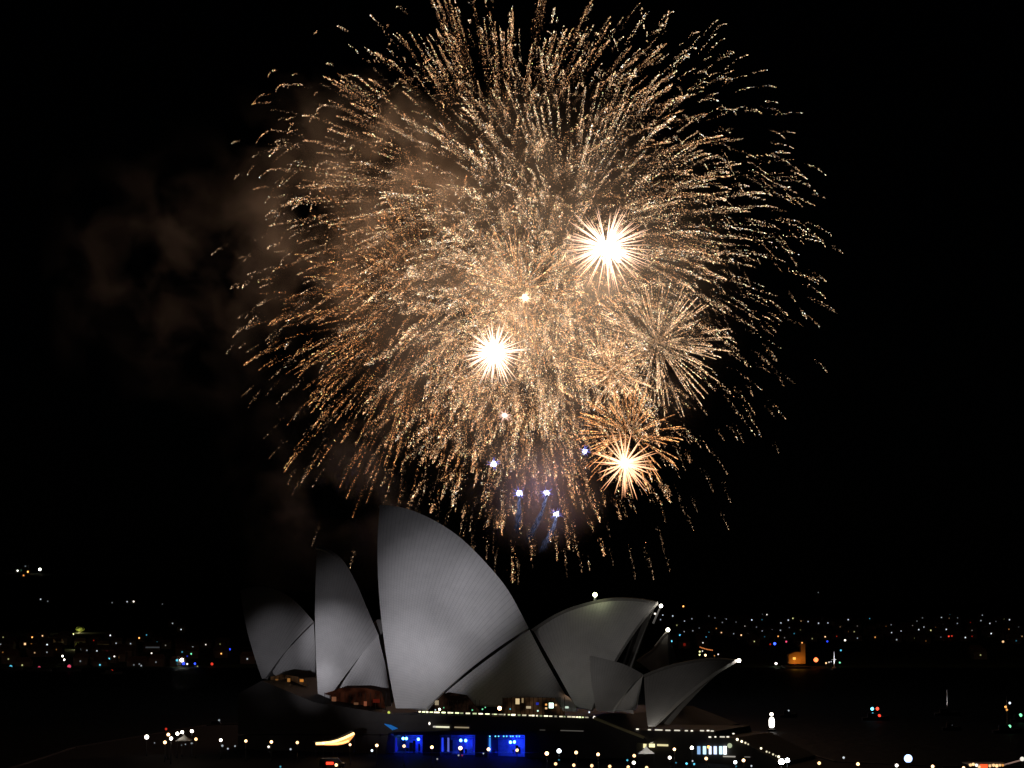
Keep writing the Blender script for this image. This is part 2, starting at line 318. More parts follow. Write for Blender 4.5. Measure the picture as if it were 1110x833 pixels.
for px, py, wd, h_, st, c in [(479.7, 788.3, 16, 1.7, 1.0, (.9,.88,.6)), (471.5, 788, 4, 1.6, .55, 'w'), (500.5, 788.8, 17, 1.3, .28, (1,.8,.5)), (588, 791.6, 6, .8, .04, 'w'), (620, 792.4, 26, .9, .07, 'w')]:
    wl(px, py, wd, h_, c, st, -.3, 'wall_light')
# tip lamps on the shells with the lit edge ribs beneath them
def tip(px, py, off, r, st, col='w', arms=()):
    P0 = P_HALL + MM*off; c_ = on_plane(px, py, P0, MM); k = c_.y/FPX
    MB().ball(c_, r*k).build('tip_lamp', glow(f'tip{px}', COL[col] if isinstance(col, str) else col, st, False), opera)
    for (ax, ay) in arms:
        MB().beam(c_, on_plane(ax, ay, P0, MM), .2, .28, 6).build('edge_rib', WHITEP, opera)
    return c_
tl1 = tip(716.5, 657, 0, 1.9, 9, 'w', [(708, 676)]); tip(710, 665.5, 0, 1.1, 1.6)
tl2 = tip(724, 683, -50, 2.2, 7, (1, .95, .7), [(710, 701), (727.5, 722)])
tip(801, 716.3, 33, 2.0, 16); tl3 = tip(645, 645, 2, 2.4, 12, (.9, 1, .55), [(645, 651)])
light('tip_lamp_glow', 'POINT', tl1 + MM*3, 60, (1, .95, .85), 1); light('tip_lamp_glow', 'POINT', tl2 + MM*3, 70, (1, .95, .8), 1); light('ridge_lamp_glow', 'POINT', tl3 + MM*3 + Vector((0, 0, 2)), 50, (.95, 1, .7), 1)
# lower terrace windows (tall pale openings) south of the marquee
for px, c, st in [(757.5, (.35,.6,1), .8), (763.7, (.5,.8,1), 1.6), (769.5, (.75,.85,1), 1.6), (775.3, (.6,.7,1), 1.6), (781.3, (.6,.85,1), 1.5), (785.8, (.85,.95,1), 3)]:
    wl(px, 813.5, 3.0, 8.2, c, st, 4.7, 'window')
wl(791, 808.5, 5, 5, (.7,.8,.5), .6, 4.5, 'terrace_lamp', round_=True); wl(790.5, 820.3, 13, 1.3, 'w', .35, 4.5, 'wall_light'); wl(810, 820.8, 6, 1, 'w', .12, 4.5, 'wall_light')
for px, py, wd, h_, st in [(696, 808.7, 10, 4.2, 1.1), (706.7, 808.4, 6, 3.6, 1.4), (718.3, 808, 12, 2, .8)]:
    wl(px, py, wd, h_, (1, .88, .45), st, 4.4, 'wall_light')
wl(706.2, 804.3, 4, 3.5, (.9,.85,.6), .5, 4.4, 'terrace_lamp', round_=True)

# floodlights on the far quay that wash the sails (out of frame, below the picture)
def flood(px, py, dist, src, energy, ang, col=(.93, .94, 1)):
    return light('sail_floodlight', 'SPOT', src, energy, col, 1.0, at_y(px, py, dist), ang, 1.0)
BL = (.91, .9, 1)
flood(440, 732, 490, (-70, 190, 12), 950000, 6.8, BL)
flood(476, 660, 490, (-70, 190, 12), 1100000, 8.0, BL)
flood(524, 642, 490, (-70, 190, 12), 620000, 4.6, BL)
flood(500, 705, 490, (-70, 190, 12), 120000, 4, BL)
flood(450, 605, 490, (-70, 190, 12), 330000, 6.4, BL)
flood(348, 742, 500, (-75, 190, 12), 900000, 2.6, BL)
flood(353, 704, 500, (-75, 190, 12), 1250000, 4.4, BL)
flood(362, 668, 500, (-75, 190, 12), 200000, 5.5, BL)
flood(292, 704, 515, (-80, 190, 12), 340000, 3.8, BL)
flood(316, 738, 515, (-80, 190, 12), 110000, 3.0, BL)
flood(392, 740, 500, (-75, 190, 12), 90000, 3.2, BL)
flood(648, 692, 480, (-90, 190, 25), 250000, 8.0, (1, .96, .93))
flood(612, 730, 480, (-90, 190, 25), 60000, 3.4, (1, .96, .93))
flood(710, 740, 450, (-20, 190, 20), 75000, 8, (1, .94, .9))
flood(550, 725, 480, (-40, 190, 20), 13000, 8)

# blue stage light in the undercroft bays; one per bay added in front for spill
for x0, x1, lamps_ in ((428, 457, [(437, 800.8), (440.5, 800.8), (453.5, 801.6)]), (478, 514, [(499.5, 802.8), (504.8, 803)]), (530, 568, [(553.3, 804.8), (557.6, 804.5)])):
    xm = (x0+x1)/2; 
    for q, h_, bk, en in ((.2, 800, 5.2, .5), (.72, 803.5, 4.4, 1.5), (.5, 808, -.4, 1.1), (.1, 812, 2, .4)): light('blue_stage_wash', 'POINT', pf(x0+(x1-x0)*q, h_, bk), (420 if x0 > 520 else 230)*en, (.004, .015, 1), .3)
    for (px, py) in lamps_: wl(px, py, 3.0, 3.2, (.12, .45, 1), 9, 2.5, 'stage_lamp', round_=True)
for px in (531, 537, 540.5, 546, 549.3, 553.5, 556, 560, 563): wl(px, 798.4, 1.6, 1.6, 'c', 1.6, 0, 'stage_lamp', round_=True)
for px, st, c in ((479.7, .9, (.02,.06,1)), (486, .5, (.2,.25,1)), (531, .8, (.05,.3,1)), (513.5, .3, (.02,.03,1)), (429.5, .35, (.02,.03,1))): wl(px, 807.5, 1.6, 15, c, st, .6, 'light_strip')
m = MB(); RB = random.Random(5)
for x0, x1 in ((428, 457), (478, 514), (530, 568)):
    for k in range(5):
        xx = RB.uniform(x0 + 1, x1 - 1); hh = RB.uniform(3, 15); c_ = pf(xx, 817 - hh/2, RB.uniform(2, 5)); m.box(c_, RB.uniform(.15, .9), .4, hh*PF.y/FPX, -A)
    m.beam(pf(x0, 801.5, 3), pf(x1, 801, 3), .09, n=4); m.beam(pf(x0, 799.5, 3), pf(x1, 799, 3), .09, n=4)
m.build('added_stage_truss', BRONZE, opera)  # random dark bars added to break up the blue glow
m = MB()
for k in range(4): m.beam(pf(417+k*2, 785+k*.4, -1), pf(426+k*1.6, 791.5-k*.5, -1), .14, n=4)
m.build('light_strip', glow('cyan_strip', (.03, .25, .8), .4, False), opera)

# ------------------------------------------------------------------ LAMPS on the promenade
LAMP = {}
def street_lamp(px, py, r, col, st, label, group, name='street_lamp', z=12.2, cat='street lamp', arm=False):
    c_ = at_z(px, py, z); k = c_.y / FPX
    t_ = empty(name, (c_.x, c_.y, GZ), label, cat, group); key = (round(r*k, 2), col, st)
    if key not in LAMP:
        zz = z - GZ; o = Vector((0, 0, 0))
        a = MB().lathe(o, [(.16, 0), (.16, .3), (.08, .5), (.06, zz - r*k)]); b = MB().ball((0, 0, zz), r*k, 12); c2 = MB().lathe((0, 0, zz), [(r*k*.45, -r*k-.02), (r*k*.45, -r*k*.8)])
        d = []
        for nm, bb, mt in (('post', a, METAL), ('globe', b, glow(f'lamp_{col}_{st}', COL[col], st)), ('collar', c2, METAL)):
            me = bpy.data.meshes.new(nm); me.from_pydata(bb.v, [], bb.f); me.materials.append(mt); me.polygons.foreach_set('use_smooth', [True]*len(me.polygons)); d.append((nm, me))
        LAMP[key] = d
    for nm, me in LAMP[key]:
        o = bpy.data.objects.new(nm, me); C.objects.link(o); o.parent = t_
    return t_
quay = [(159, 799.2, 3.2, 'w'), (178.8, 805, 2.4, 'y'), (212.4, 801.5, 2.3, 'y'), (239.3, 802.5, 2.3, 'w'), (266.5, 803.5, 2.2, 'y'), (294.2, 804.5, 2.2, 'y'), (322.3, 805.2, 2.2, 'y'), (350.5, 806, 1.8, 'y'), (379.5, 807.5, 1.9, 'y'), (408.5, 808.3, 2.2, 'y'),
        (438, 809, 2.3, 'y'), (468.2, 810.3, 2.3, 'y'), (499, 811.2, 2.8, 'y'), (529.5, 812.5, 2.4, 'y'), (560.5, 813.5, 2.3, 'y'), (592.7, 817, 2.8, 'y'), (624.5, 816, 2.5, 'y'), (648.3, 818, 2.3, 'y'), (687.5, 819.5, 2.5, 'y'), (726, 821.5, 2.4, 'w'), (765.5, 822.5, 2.4, 'y'), (806, 824.5, 2.4, 'y'), (888, 827.5, 2.4, 'y')]
for i, (px, py, r, c) in enumerate(quay):
    street_lamp(px, py, r*.72, c, 6 if r > 2.5 else (3.2, 4.5, 2.6, 5)[i % 4], f'{CNAME[c]} globe lamp, {ORD[i+1]} from the left in the long promenade row', 'globe lamps in the long row along the promenade')
low = [(602.3, 828.3), (622, 829.7), (641.5, 830.3), (661, 831), (681, 831.7), (701, 832.4)]
for i, (px, py) in enumerate(low):
    street_lamp(px, py, 1.65, 'y', 2.2, f'dimmer yellow globe lamp, {ORD[i+1]} from left in the bottom edge row', 'globe lamps in the short front row')
for i, (px, py, r, c) in enumerate([(930, 828.5, 2.3, 'y'), (972, 830, 2.3, 'w'), (1011, 831, 2.2, 'y'), (1044.5, 832.6, 2, 'y')]):
    street_lamp(px, py, r*.75, c, 4, f'bottom right globe lamp, {ORD[i+1]} from left of four beyond the opera steps', 'globe lamps at the bottom right')
for px, py, r, c, st, lb in [(606, 814.3, 2.6, 'd', 9, 'cold white lamp beside a warm one, right of the blue bays'), (847, 826, 3.6, 'w', 30, 'very bright white floodlight at the foot of the opera steps'), (853.5, 824.5, 2.8, 'd', 22, 'bluish white floodlight just right of the bright one at the foot of the steps'),
    (984.5, 822.5, 5.2, 's', 2.6, 'dazzling blue-white floodlight alone at the bottom right'), (750, 810.8, 2.1, 'w', 10, 'white lamp between the orange sign and the pale tall windows'), (731, 812.5, 1.8, 'y', 6, 'small yellow lamp at the left end of the orange sign'),
    (687, 827, 2.2, 'w', 4, 'white lamp just below a warm lamp under the white marquee'), (797, 826.5, 2.1, 'd', 9, 'cold white lamp left of a warm lamp near the foot of the steps'), (768, 810, 1.8, 'o', 4, 'orange white lamp in front of the pale tall windows'),
    (1108, 823, 2.8, 'w', 1.0, 'dim pale lamp at the right edge of the picture above the kiosk')]:
    street_lamp(px, py, r*.85, c, st, lb, None, 'flood_lamp' if r > 2.7 else 'street_lamp', cat='floodlight' if 'flood' in lb else 'street lamp')
# cluster of lamps round the small pale tent at the far left
for i, (px, py, c, st) in enumerate([(182.5, 796.5, 'y', 6), (185.5, 800.8, 'w', 14), (192.3, 795.5, 'w', 12), (197.5, 794, 'w', 12), (208, 792.8, 'w', 12)]):
    street_lamp(px, py, 1.65, c, st, f'tall globe lamp by the small pale tent, {ORD[i+1]} from the left', 'lamps round the small pale tent', z=13.4)
street_lamp(180, 790.5, 1.3, 'r', .5, 'small dim red lamp above the white lamps by the pale tent', None, z=14.5)
# small lights on bollards
for i, (px, py, r, c, st) in enumerate([(167.5, 805.5, .9, 'd', .25), (208, 806, 1.3, 'd', .9), (197, 808, 1, 'd', .2), (201, 807, .9, 'd', .3), (241, 808.6, 1.5, 'd', .45), (247, 811.8, 1.2, 'd', .6), (254.8, 809, 1.1, 'd', .5), (291.2, 809.8, 1.6, 'w', 1.6), (315, 812.4, 1.3, 'd', .7),
    (344, 810, 1.5, 'w', 1.8), (403.2, 813.8, 1.6, 'd', 2), (421, 813, 1.2, 'd', 1), (497, 819, 1.2, 'w', .35), (501, 819, 1.2, 'p', .25), (474, 823, 1.1, 'w', .4), (524, 817, 1.0, 'd', .6), (606, 824, 1.2, 'c', .4),
    (680, 824.3, 1.3, 'c', .7), (744.3, 828, 1.5, 'c', 1.5), (750.5, 825.2, 1.2, 'd', 1.2), (752.5, 828.5, 1.3, 'c', 1.2), (732.8, 827, 1.0, 'c', .3), (661.5, 821, .9, 'c', .3), (798, 831, 1.0, 'c', .3), (814.5, 830.5, 1.2, 'd', .8), (914.5, 821.5, 1.5, 'd', .9), (304, 831.3, 1.2, 'c', .4)]):
    c_ = at_z(px, py, GZ + .95); k = c_.y/FPX; nb = 'left' if px < 420 else 'middle' if px < 640 else 'right'
    e_ = empty('bollard_light', (c_.x, c_.y, GZ), f'tiny {CNAME[c]} ground light by the promenade lamps, {ORD[i+1]} from the left' if i < 24 else ['tiny grey bollard light left of the floodlit steps end', 'tiny grey bollard light right of the opera steps, alone', 'tiny cyan bollard light at the bottom edge left of the red tail light'][i-24], 'bollard light', 'small bollard lights on the promenade')
    MB().lathe((c_.x, c_.y, GZ), [(.12, 0), (.12, .95 - r*k)]).build('post', METAL, e_); MB().ball(c_, r*k*.8, 8).build('lamp', glow(f'bol_{c}_{st}', COL[c], st, False), e_)

# ------------------------------------------------------------------ marquees, signs, kiosk, van
def swoop():
    Y = at_z(360, 812, GZ+2).y; k = Y/FPX
    top = [(342.5, 806.3), (350, 805.8), (358, 805), (366, 803), (374, 799.8), (380, 797), (384, 795)]
    low_ = [(342.5, 807.8), (350, 808), (358, 808.2), (366, 808), (372, 807), (378, 805), (384, 797.6)]
    base = at_y(363, 815, Y); t_ = empty('swooping_canopy', (base.x, Y, GZ), 'orange-lit canopy with a swooping upturned edge on the promenade left of the blue bays', 'canopy')
    a = [at_y(*p, Y) for p in top]; b = [at_y(*p, Y) for p in low_]
    n = len(a); dep = Vector((-1.5, 7, 0)); m = MB()
    sag = [p + dep*.5 + Vector((0, 0, .35)) for p in a]
    m.add(a + sag + [p + dep for p in a], [(i, i+1, n+i+1, n+i) for i in range(n-1)] + [(n+i, n+i+1, 2*n+i+1, 2*n+i) for i in range(n-1)]); o = m.build('canvas', WHITEP, t_)
    md = o.modifiers.new('thick', 'SOLIDIFY'); md.thickness = .06
    m = MB(); m.prism([p for p in a] + list(reversed(b)), Vector((0, -.12, 0))); m.build('lit_valance', glow('amber_valance', (1, .36, .09), 1.5), t_)
    m = MB()
    for i in range(n-1): m.beam(a[i] + Vector((0, -.2, 0)), a[i+1] + Vector((0, -.2, 0)), .28, n=6)
    m.build('light_tube', glow('amber_tube', (1, .6, .22), 3.2), t_)
    m = MB()
    for i in range(2, n-1): m.beam(b[i-1] + Vector((0, -.2, .35)), b[i] + Vector((0, -.2, .35)), .22, n=6)
    m.build('light_tube', glow('amber_tube2', (1, .55, .18), 2.2), t_)
    for p in (a[0], a[3], a[-1]):
        for q in (Vector((0, 0, 0)), dep): c_ = p + q; MB().beam((c_.x, c_.y, GZ), c_, .09, n=6).build('pole', METAL, t_)
swoop()
def marquee(px, apex, eave, halfw, label, st=.0, mat=WHITEP, D=None):
    Y = at_z(px, eave + 5, GZ).y if D is None else D; k = Y/FPX; a = at_y(px, apex, Y); e = at_y(px, eave, Y); hw = halfw*k
    t_ = empty('marquee', (a.x, Y, GZ), label, 'marquee'); rows = []; m = MB(); n = 6
    for j in range(n+1):
        u = j/n; r = hw*u; z = a.z - (a.z-e.z)*(u**.72); rows += [(a.x-r, Y-r, z), (a.x+r, Y-r, z), (a.x+r, Y+r, z), (a.x-r, Y+r, z)]
    m.add(rows, [(4*j+i, 4*j+(i+1) % 4, 4*j+4+(i+1) % 4, 4*j+4+i) for j in range(n) for i in range(4)]); o = m.build('roof', mat, t_); md = o.modifiers.new('thick', 'SOLIDIFY'); md.thickness = .04
    for x_, y_ in ((-hw, -hw), (hw, -hw), (hw, hw), (-hw, hw)): MB().beam((a.x+x_*.98, Y+y_*.98, GZ), (a.x+x_*.98, Y+y_*.98, e.z), .06, n=6).build('pole', METAL, t_)
    MB().beam(a - Vector((0, 0, .3)), a + Vector((0, 0, .5)), .07, .03, 6).build('finial', METAL, t_)
    return a, e
a, e = marquee(700.5, 809, 817, 8.5, 'small white peaked marquee glowing white right of the opera terrace, below yellow lights', D=436)
light('marquee_lamp', 'POINT', a + Vector((0, -4, 1.5)), 300, (1, .95, .85), .3)
a, e = marquee(199.5, 796.5, 803, 8, 'small pale grey tent ringed by white lamps at the left end of the promenade', D=468)
t_ = empty('orange_sign', at_z(736, 822, GZ), 'glowing orange bar sign above a dim orange panel right of the marquee', 'sign'); Ys = t_.location.y + 3
for px, py, wd, h_, c, st, nm in [(736.5, 812.4, 8, 2.8, (1, .5, .05), 1.6, 'sign_bar'), (732, 819, 3.5, 6, (1, .35, .03), .3, 'sign_panel')]:
    c_ = at_y(px, py, Ys); k = Ys/FPX; MB().box(c_, wd*k, .25, h_*k).build(nm, glow('sign'+nm, c, st), t_)
c_ = at_y(734, 815, Ys); MB().beam((c_.x, Ys + .3, GZ), (c_.x, Ys + .3, c_.z + 1), .1, n=6).build('pole', METAL, t_)
# kiosk with bulbs at the bottom right
Yk = at_z(1068, 834, GZ + 1).y; k = Yk/FPX; b0 = at_y(1068, 836, Yk)
t_ = empty('kiosk', (b0.x, Yk, GZ), 'long low kiosk with pale bulbs and a red-orange sign at the bottom right corner', 'kiosk')
l_, r_ = at_y(1050, 829, Yk), at_y(1089, 829, Yk); MB().box(((l_.x+r_.x)/2, Yk+2.2, (GZ+l_.z)/2 - .3), r_.x-l_.x, 4, l_.z-GZ - .6).build('body', DARKP, t_)
MB().box(((l_.x+r_.x)/2, Yk+1.6, l_.z+.1), r_.x-l_.x+.8, 5.4, .2).build('roof', WHITEP, t_)
for px, py, r, c, st in [(1052, 829.5, 1.6, 'y', 1.2), (1055, 828.8, 1.6, 'y', 1.6), (1058.5, 829.8, 1.7, 'w', 1.4), (1061.5, 831.5, 1.6, 'y', 1), (1073, 830.5, 1.6, 'y', 1), (1077, 829.8, 1.6, 'y', 1.3), (1080.5, 830.5, 1.8, 'y', 1.5), (1084, 829.8, 1.4, 'y', 1), (1087, 829.8, 1.3, 'o', .9)]:
    MB().ball(at_y(px, py, Yk-1.3), r*k, 8).build('bulb', glow(f'bulb{c}{st}', COL[c], st, False), t_)
MB().box(at_y(1066.5, 831.3, Yk-1.2), 8*k, .3, 5*k).build('sign', glow('kiosk_sign', (1, .12, .03), 1.2), t_)
m = MB(); pr = at_y(1088, 829.3, Yk-1)
for j in range(8):
    nx_ = at_y(1088 + 2.6*(j+1), 829.3 - .72*(j+1), Yk-1); m.beam(pr, nx_, .16, n=5); pr = nx_
m.build('light_tube', glow('kiosk_tube', (.8, .5, .4), .28, False), t_)
# van
c0 = at_z(359, 829.5, GZ+.9); t_ = empty('parked_van', (c0.x, c0.y+2.4, GZ), 'dark van with a glowing red tail light parked at the bottom left edge', 'van')
X, Yv = c0.x, c0.y+2.4
m = MB(); prof = [(-2.5, .45), (-2.55, 1.2), (-2.4, 2.1), (1.2, 2.15), (2.0, 1.25), (2.55, 1.1), (2.6, .45)]
m.prism([(X+a_, Yv-.95, GZ+b_) for a_, b_ in prof], (0, 1.9, 0)).build('body', DARKP, t_)
MB().prism([(X+a_, Yv-.97, GZ+b_) for a_, b_ in [(-2.2, 1.3), (-2.15, 1.95), (1.05, 1.98), (1.65, 1.3)]], (0, .03, 0)).build('window', GLASSD, t_)
for a_ in (-1.6, 1.6):
    for b_ in (-.95, .75): MB().beam((X+a_, Yv+b_, GZ+.36), (X+a_, Yv+b_+.2, GZ+.36), .36, n=16).build('wheel', DARKP, t_)
MB().box(at_z(357.5, 827.6, GZ+1.15), 1.5, .3, .55).build('tail_light', glow('tail_red', (1, .05, .02), 2.2, False), t_)
MB().ball(at_z(364.5, 829.5, GZ+.9), .32).build('work_lamp', glow('work_lamp', COL['y'], 3, False), t_)
# visitor in a pale jacket caught by light on the podium landing is only a lit post lamp
wl(465.5, 784.5, 2, 3.2, 'w', 2, -1, 'terrace_lamp', round_=True)

# ------------------------------------------------------------------ FAR SHORE
def land(px, py, up=3.0):
    d = ray(px, py); D = 1292.0
    while D < 5000:
        p = CAM + d*(D/d.y)
        if p.z - up <= T(p.x, D): return p
        D += 12
    D = 3300.0; return CAM + d*(D/d.y)
HM = {}
def meshof(key, fn, mat):
    if key not in HM:
        b = fn(); me = bpy.data.meshes.new(key.split('|')[0]); me.from_pydata(b.v, [], b.f); me.materials.append(mat); HM[key] = me
    return HM[key]
def child(name, me, par, loc=(0, 0, 0), scale=(1, 1, 1)):
    o = bpy.data.objects.new(name, me); C.objects.link(o); o.parent = par; o.location = loc; o.scale = scale; return o
def region(px, py):
    if px < 100: return 'high on the left hill' if py < 660 else 'low on the left shore'
    if px < 180: return 'high up on the left' if py < 670 else 'left of the blue wharf'
    if px < 270: return 'beside the blue-lit wharf'
    if px < 780: return 'right of the back sail' 
    if px < 830: return 'above the restaurant sail'
    if px < 880: return 'above the orange-lit fort'
    if px < 960: return 'above the red beacon'
    return 'on the far right hillside' if px < 1050 else 'on the right edge hillside'
FAR = """19,618.8,1.6,w,2;30.2,620,1.7,o,1.6;25.5,624,1.5,o,.7;27.5,614,1.2,d,.15;23,618.5,1,g,.15;44,649.8,1.3,d,.5;51.7,652,1.2,d,.12;3.3,691,1.2,k,.25;1,698.5,1.4,d,.4;10.3,697.5,1.3,d,.5;27,698.3,2.2,y,.8;34.8,691,1.5,o,1.3
46,689.5,1.3,y,.9;51,699,1.4,d,.9;60,699,1.6,d,.9;57,698.5,1,g,.3;62.5,694,1.2,d,.3;68.5,689.5,1.1,k,.5;72,692.3,1.5,k,2;35.5,705.5,1.4,y,.4;37.5,707.8,1.2,y,.3;50.8,707.3,1.1,d,.2;88,704,1.5,d,.25;24,721.3,1.4,k,.4;119.5,689,1.3,d,1.1;111.8,701,1.6,d,.9;105,705.8,1.3,d,.6;116,706.5,1.3,p,.8
131,705,1.2,d,.6;136,709,1.1,o,.6;125.8,697.5,1.1,d,.4;137.8,652.5,1.2,d,.5;121.5,653.5,1.1,d,.15;101.5,694.5,1.2,r,.12;105.5,717,1.3,d,.3;118.2,714.2,1.3,c,.9;108.3,721,1.3,c,.7;144.8,652.3,1.6,w,1.2;187,676,1.2,d,.3;196.3,682.6,1.2,d,.7;150.8,691.8,1.4,o,1.5;158.8,688.5,1,c,.4;141.5,698,1,d,.4;140.3,707,1.1,w,.6
153,721.8,1,d,.25;209,701.8,1,d,.4;207.2,709,1.3,g,.9;223,699,1.2,w,.7;196.8,705.3,1.2,w,.9;239.8,708.8,1.4,o,1.3;268,714.5,1.2,d,.4;169,718,1.6,d,.1;87,717,1,d,.15;145,721,1,d,.1;176,655,1,d,.1
740.7,657.5,1.5,o,2;718.5,667,1.1,d,.5;716,672,1.1,d,.3;729.3,668,1.3,d,.6;742,673.5,1.2,d,.3;733.7,678,1.2,k,.25;750,671,1.1,d,.3;741.5,685,1.2,d,.3;737,689,1.5,c,1.5;728,695.3,1.5,c,1.3;741.8,694.5,1.2,o,.7;742,699,3,r,.06;759.5,689,1.2,g,.8;762.5,689,1.1,g,.5;759.5,693.7,1.3,d,1.1;765.5,691,1.1,c,.5
762,697,1.1,w,.7;768.5,686,1.2,c,.35;782,686,1.2,y,.8;776.5,681.5,1,o,.4;786,671.3,1.1,d,.7;795,671.5,1.2,d,.6;806,676,1.2,d,.7;807,673.3,.9,d,.5;815,672.3,1.2,d,.8;803.5,688.7,1.3,y,1.3;810.7,688,1.2,d,.8;817.7,695.6,1.1,k,.5;831.3,666.5,1.2,w,.7;837,683,1.1,d,.5;775,670,1,d,.15;769,679,1,d,.12;783,675,1,d,.2
790,683,1,d,.2;797,685,1.2,d,.2;820,680,1,d,.15;751,684,1.2,d,.2;859.5,670.5,1.4,k,.5;854.5,672.5,1.4,d,.5;870,671,1.3,d,.5;871.3,673,1.1,d,.5;876,674,1.1,d,.4;885.5,674.5,1.1,w,.7;887.3,675.8,1.1,d,.6;890.5,672.5,1,d,.3;897.5,675.5,1.1,d,.5;910.5,677,1.2,w,.9;919.5,672,1.2,d,.6;927.5,675.5,1.2,d,.5;912.6,678.4,.9,k,.6
846.5,675.5,1.2,d,.5;841.3,681,1.1,d,.4;846,683.5,1.2,d,.3;840.8,687.5,1.4,w,.6;833,688,1.3,c,.6;843.5,690,1.2,o,1;854.5,688,1.2,d,.6;865.8,694,1.1,d,.3;869.5,697,1.2,o,1.4;880.5,692.5,1.1,k,.3;896.5,686,1.3,d,.3;894.5,690.5,1.3,y,1.1;926,685,1.1,k,.3;929.5,692,1,d,.3;861,687,1,c,.2;907,690,1,r,.2
945.5,687.5,1.4,o,.9;947.2,688.7,1.3,w,.9;948.7,691,1.2,o,.7;955,678,1.1,d,.4;961.5,684.7,1.3,w,.9;966.5,686,1,d,.6;976.8,684.4,1.2,d,.4;987.7,685.5,1.6,d,.3;996,682.8,1.2,d,.6;981.7,690.2,1.2,d,.6;972,693.7,1.4,d,.25;988,691,1.3,d,.2;998.7,692,1.1,k,.4;1001.5,680,1.4,d,.25;1009,683.5,1.3,k,.6;1010,678.5,1.3,d,.25
1020.5,669.8,1.1,d,.6;1022.5,677.8,1.1,d,.8;1025.8,682.5,1.2,d,.6;1028.5,690,1.5,r,.8;1031.8,689.6,1.2,r,.6;1038,685,1.3,g,.3;1037.8,676,1.1,d,.2;1046.5,691.3,1.3,d,.7;1059,706,1.5,r,.2;1063,710.3,1.2,k,.25;1053.7,690,1.2,r,.12;1063.3,673,1.1,d,.3;1068,680.5,1.1,d,.2;1073,676,1.3,d,.4;1074.5,687,1.2,d,1;1077,686.2,1.1,d,.8;1079.8,685.8,1.1,d,.8
1096.3,690,1.3,y,.8;1094.3,672,1.3,d,.5;1107.5,685,1.3,k,.2;1108,690,1.2,y,.2;1000,670,1.2,d,.08;994,673.5,1.1,d,.1;1038,670,1,d,.1;887,642.5,1,d,.1;952,690,1,d,.1;1099,678,1,r,.06;1018,686,1,d,.1;1052,675,1,r,.06;758,681,1,d,.1;826,672,1,c,.12"""
nfar = 0; RF = random.Random(21)
for k in range(95):
    right = k < 70; px = RF.uniform(738, 1108) if right else RF.uniform(2, 262); py = RF.triangular(664, 697, 681) if right else RF.triangular(686, 722, 704)
    FAR += f";{px:.1f},{py:.1f},{RF.uniform(.8, 1.1):.2f},{RF.choice('dddwykco')},{RF.choice([.08, .12, .18, .26])}"
for it in FAR.replace('\n', ';').split(';'):
    a_ = it.split(','); px, py, s_, c, st = float(a_[0]), float(a_[1]), float(a_[2]), a_[3], float(a_[4])
    p = land(px, py, 3.2); k = p.y/FPX; gz = min(T(p.x, p.y), p.z - 2.8); H = p.z - gz; wsz = max(.9, s_*k)
    br = 'bright' if st > .85 else 'faint' if st < .3 else 'small'
    lab = f'house with a {br} {CNAME[c]} window {region(px, py)}'
    t_ = empty('house', (p.x, p.y + .2, gz), lab, 'house', f'houses with a {br} {CNAME[c]} window {region(px, py)}')
    hw = max(9, wsz + 5); bh = max(H + wsz*.5 + 1, 5)
    child('wall', meshof('wall', lambda: MB().box((0, .5, .5), 1, 1, 1), PLASTER), t_, (0, .1, -.5), (hw, 8, bh + .5))
    child('roof', meshof('roof', lambda: MB().add([(-.54, -.04, 0), (.54, -.04, 0), (.54, 1.04, 0), (-.54, 1.04, 0), (-.42, .5, 1), (.42, .5, 1)], [(0, 1, 5, 4), (1, 2, 5), (2, 3, 4, 5), (3, 0, 4), (3, 2, 1, 0)]), ROOFT), t_, (0, .1, bh), (hw, 8, 2.6))
    wn = child('window', meshof(f'window|{c}{st}', lambda: MB().box((0, 0, 0), 1, 1, 1), glow(f'far_{c}_{st}', COL[c], st*1.8, False)), t_, (0, 0, H), (wsz*.85, .3, wsz*.95))
    nfar += 1
